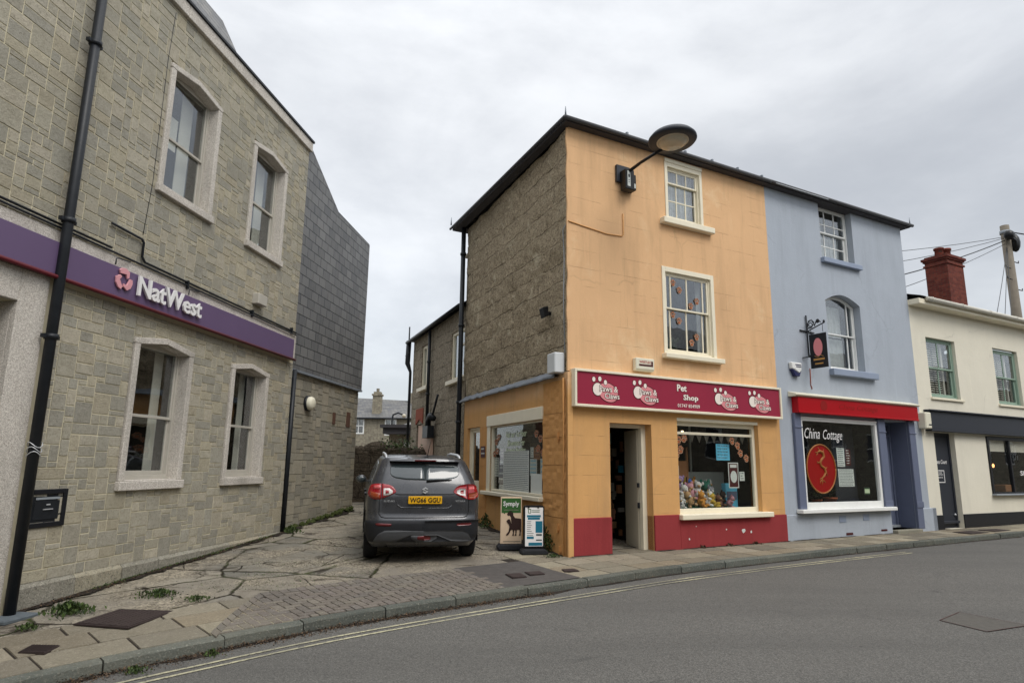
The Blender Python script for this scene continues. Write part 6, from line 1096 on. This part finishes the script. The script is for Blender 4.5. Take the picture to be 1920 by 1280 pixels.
p2('side_window','car_glass_dark',[(S(-.30),1.20,1.40),(S(-.1),1.14,1.475),(S(.28),1.13,1.50)],off=.004); p2('side_window','car_glass_dark',[(S(.33),1.13,1.50),(S(.95),1.12,1.51)],off=.004); p2('side_window','car_glass_dark',[(S(1.01),1.12,1.51),(S(1.35),1.12,1.50),(S(1.75),1.12,1.36),(S(2.0),1.12,1.18)],off=.004)
p2('door_seam','black_plastic',[(ylen(.8,.42),.36,1.08),(ylen(.8,.43),.36,1.08)],off=.002); p2('door_seam','black_plastic',[(ylen(.8,1.2),.36,1.08),(ylen(.8,1.21),.36,1.08)],off=.002); p2('door_handle','black_plastic',[(ylen(.95,.5),.93,.965),(ylen(.95,.68),.93,.965)],off=.03,nrow=1); p2('door_handle','black_plastic',[(ylen(.95,1.3),.93,.965),(ylen(.95,1.48),.93,.965)],off=.03,nrow=1)
p2('sill_trim','car_plastic',[(ylen(.4,.45),.25,.42),(ylen(.4,2.05),.25,.42)],off=.008)
for yy in (0,2.5):   # plastic wheel-arch lips
    b=MB()
    for sx in (1,-1):
        for k in range(18):
            a0,a1=R(-8+196*k/18),R(-8+196*(k+1)/18); P=[]
            for a,r_ in ((a0,.39),(a0,.45),(a1,.45),(a1,.39)): P.append((sx*(.893),yy+r_*math.cos(a),max(.25,.35+r_*math.sin(a))))
            b.quad(*(P if sx>0 else P[::-1])); Q=[(sx*.80,P[0][1],P[0][2]),(sx*.80,P[3][1],P[3][2])]; b.quad(P[0],Q[0],Q[1],P[3])
    b.build('wheel_arch','car_plastic',car)
# spoiler, rails, wiper, badge, plate, aerial, mirrors
b=MB(); n=12
for k in range(n):
    f=lambda t:(-.56+1.12*t, .05*(abs(2*t-1))**2.5); (xa,da),(xb,db)=f(k/n),f((k+1)/n); z0,z1=1.525,1.592; b.smooth=True
    b.quad((xa,-.565+da,z0+.02),(xb,-.565+db,z0+.02),(xb,-.545+db,z1-.008-db*.5),(xa,-.545+da,z1-.008-da*.5)); b.quad((xa,-.545+da,z1-.008-da*.5),(xb,-.545+db,z1-.008-db*.5),(xb,-.25,z1+.010-db*.8),(xa,-.25,z1+.010-da*.8)); b.quad((xa,-.565+da,z0+.02),(xa,-.44,z0+.0),(xb,-.44,z0+.0),(xb,-.565+db,z0+.02))
for t in (0,1): x=-.56+1.12*t; b.add([(x,-.515,1.545),(x,-.495,1.56),(x,-.25,1.562),(x,-.44,1.525)],[(0,1,2,3)])
b.build('spoiler','car_paint',car); simple('brake_light','reflector',lambda b:b.box(-.17,.17,-.5685,-.55,1.55,1.566),car)
for sx in (1,-1): simple('roof_rail','silver',lambda b:b.tube([(sx*.60,-.20,1.575),(sx*.605,-.08,1.61),(sx*.61,.2,1.628),(sx*.61,1.0,1.628),(sx*.60,1.35,1.60),(sx*.60,1.42,1.56)],[.014,.022,.024,.024,.02,.012],8),car)
simple('wiper','black_plastic',lambda b:(b.tube([so_(.02,1.245,.02),so_(.20,1.262,.03),so_(.40,1.262,.02)],[.018,.012,.007],6),b.tube([so_(.10,1.255,.014),so_(.42,1.262,.014)],.006,4)),car)
simple('aerial','black_plastic',lambda b:(b.tube([(.05,-.25,1.60),(.09,-.35,1.85)],[.007,.004],6),b.ball((.05,-.24,1.605),(.03,.04,.02),8)),car)
y_=-.745
pl=simple('number_plate','plate_yellow',lambda b:b.box(-.26,.26,y_-.012,y_+.0,.905,1.02),car,.004); simple('plate_text','black_paint',lambda b:b.text('WG66 GGU',0,.925,y_-.015,.075,.47,.002,bold=.02,align='CENTER'),pl)
def badge(b):
    b.prism([(-.045,1.125),(-.0,1.155),(.045,1.13),(.025,1.118),(.0,1.132),(-.018,1.122),(.045,1.09),(.0,1.055),(-.045,1.082),(-.025,1.094),(.0,1.078),(.018,1.09),(-.045,1.115)],-.722,-.70)
simple('badge','silver',badge,car); simple('maker_lettering','chrome_text',lambda b:b.text('SUZUKI',-.63,.935,-.748,.026,.16,.006,bold=.02),car); simple('model_lettering','chrome_text',lambda b:b.text('VITARA',.47,.935,-.748,.026,.16,.006,bold=.02),car)
for sx in (-1,1): mr=simple('wing_mirror','car_paint',lambda b:(b.ball((sx*.98,1.85,1.12),(.10,.07,.075),12),b.box(min(sx*.86,sx*.97),max(sx*.86,sx*.97),1.83,1.88,1.07,1.1)),car); simple('mirror_glass','car_glass_dark',lambda b:b.ball((sx*.98,1.80,1.12),(.08,.03,.058),12),mr)
b=MB()
simple('headrest','car_plastic',lambda b:(b.ball((-.35,-.9,0),.001,4)),car) if 0 else None
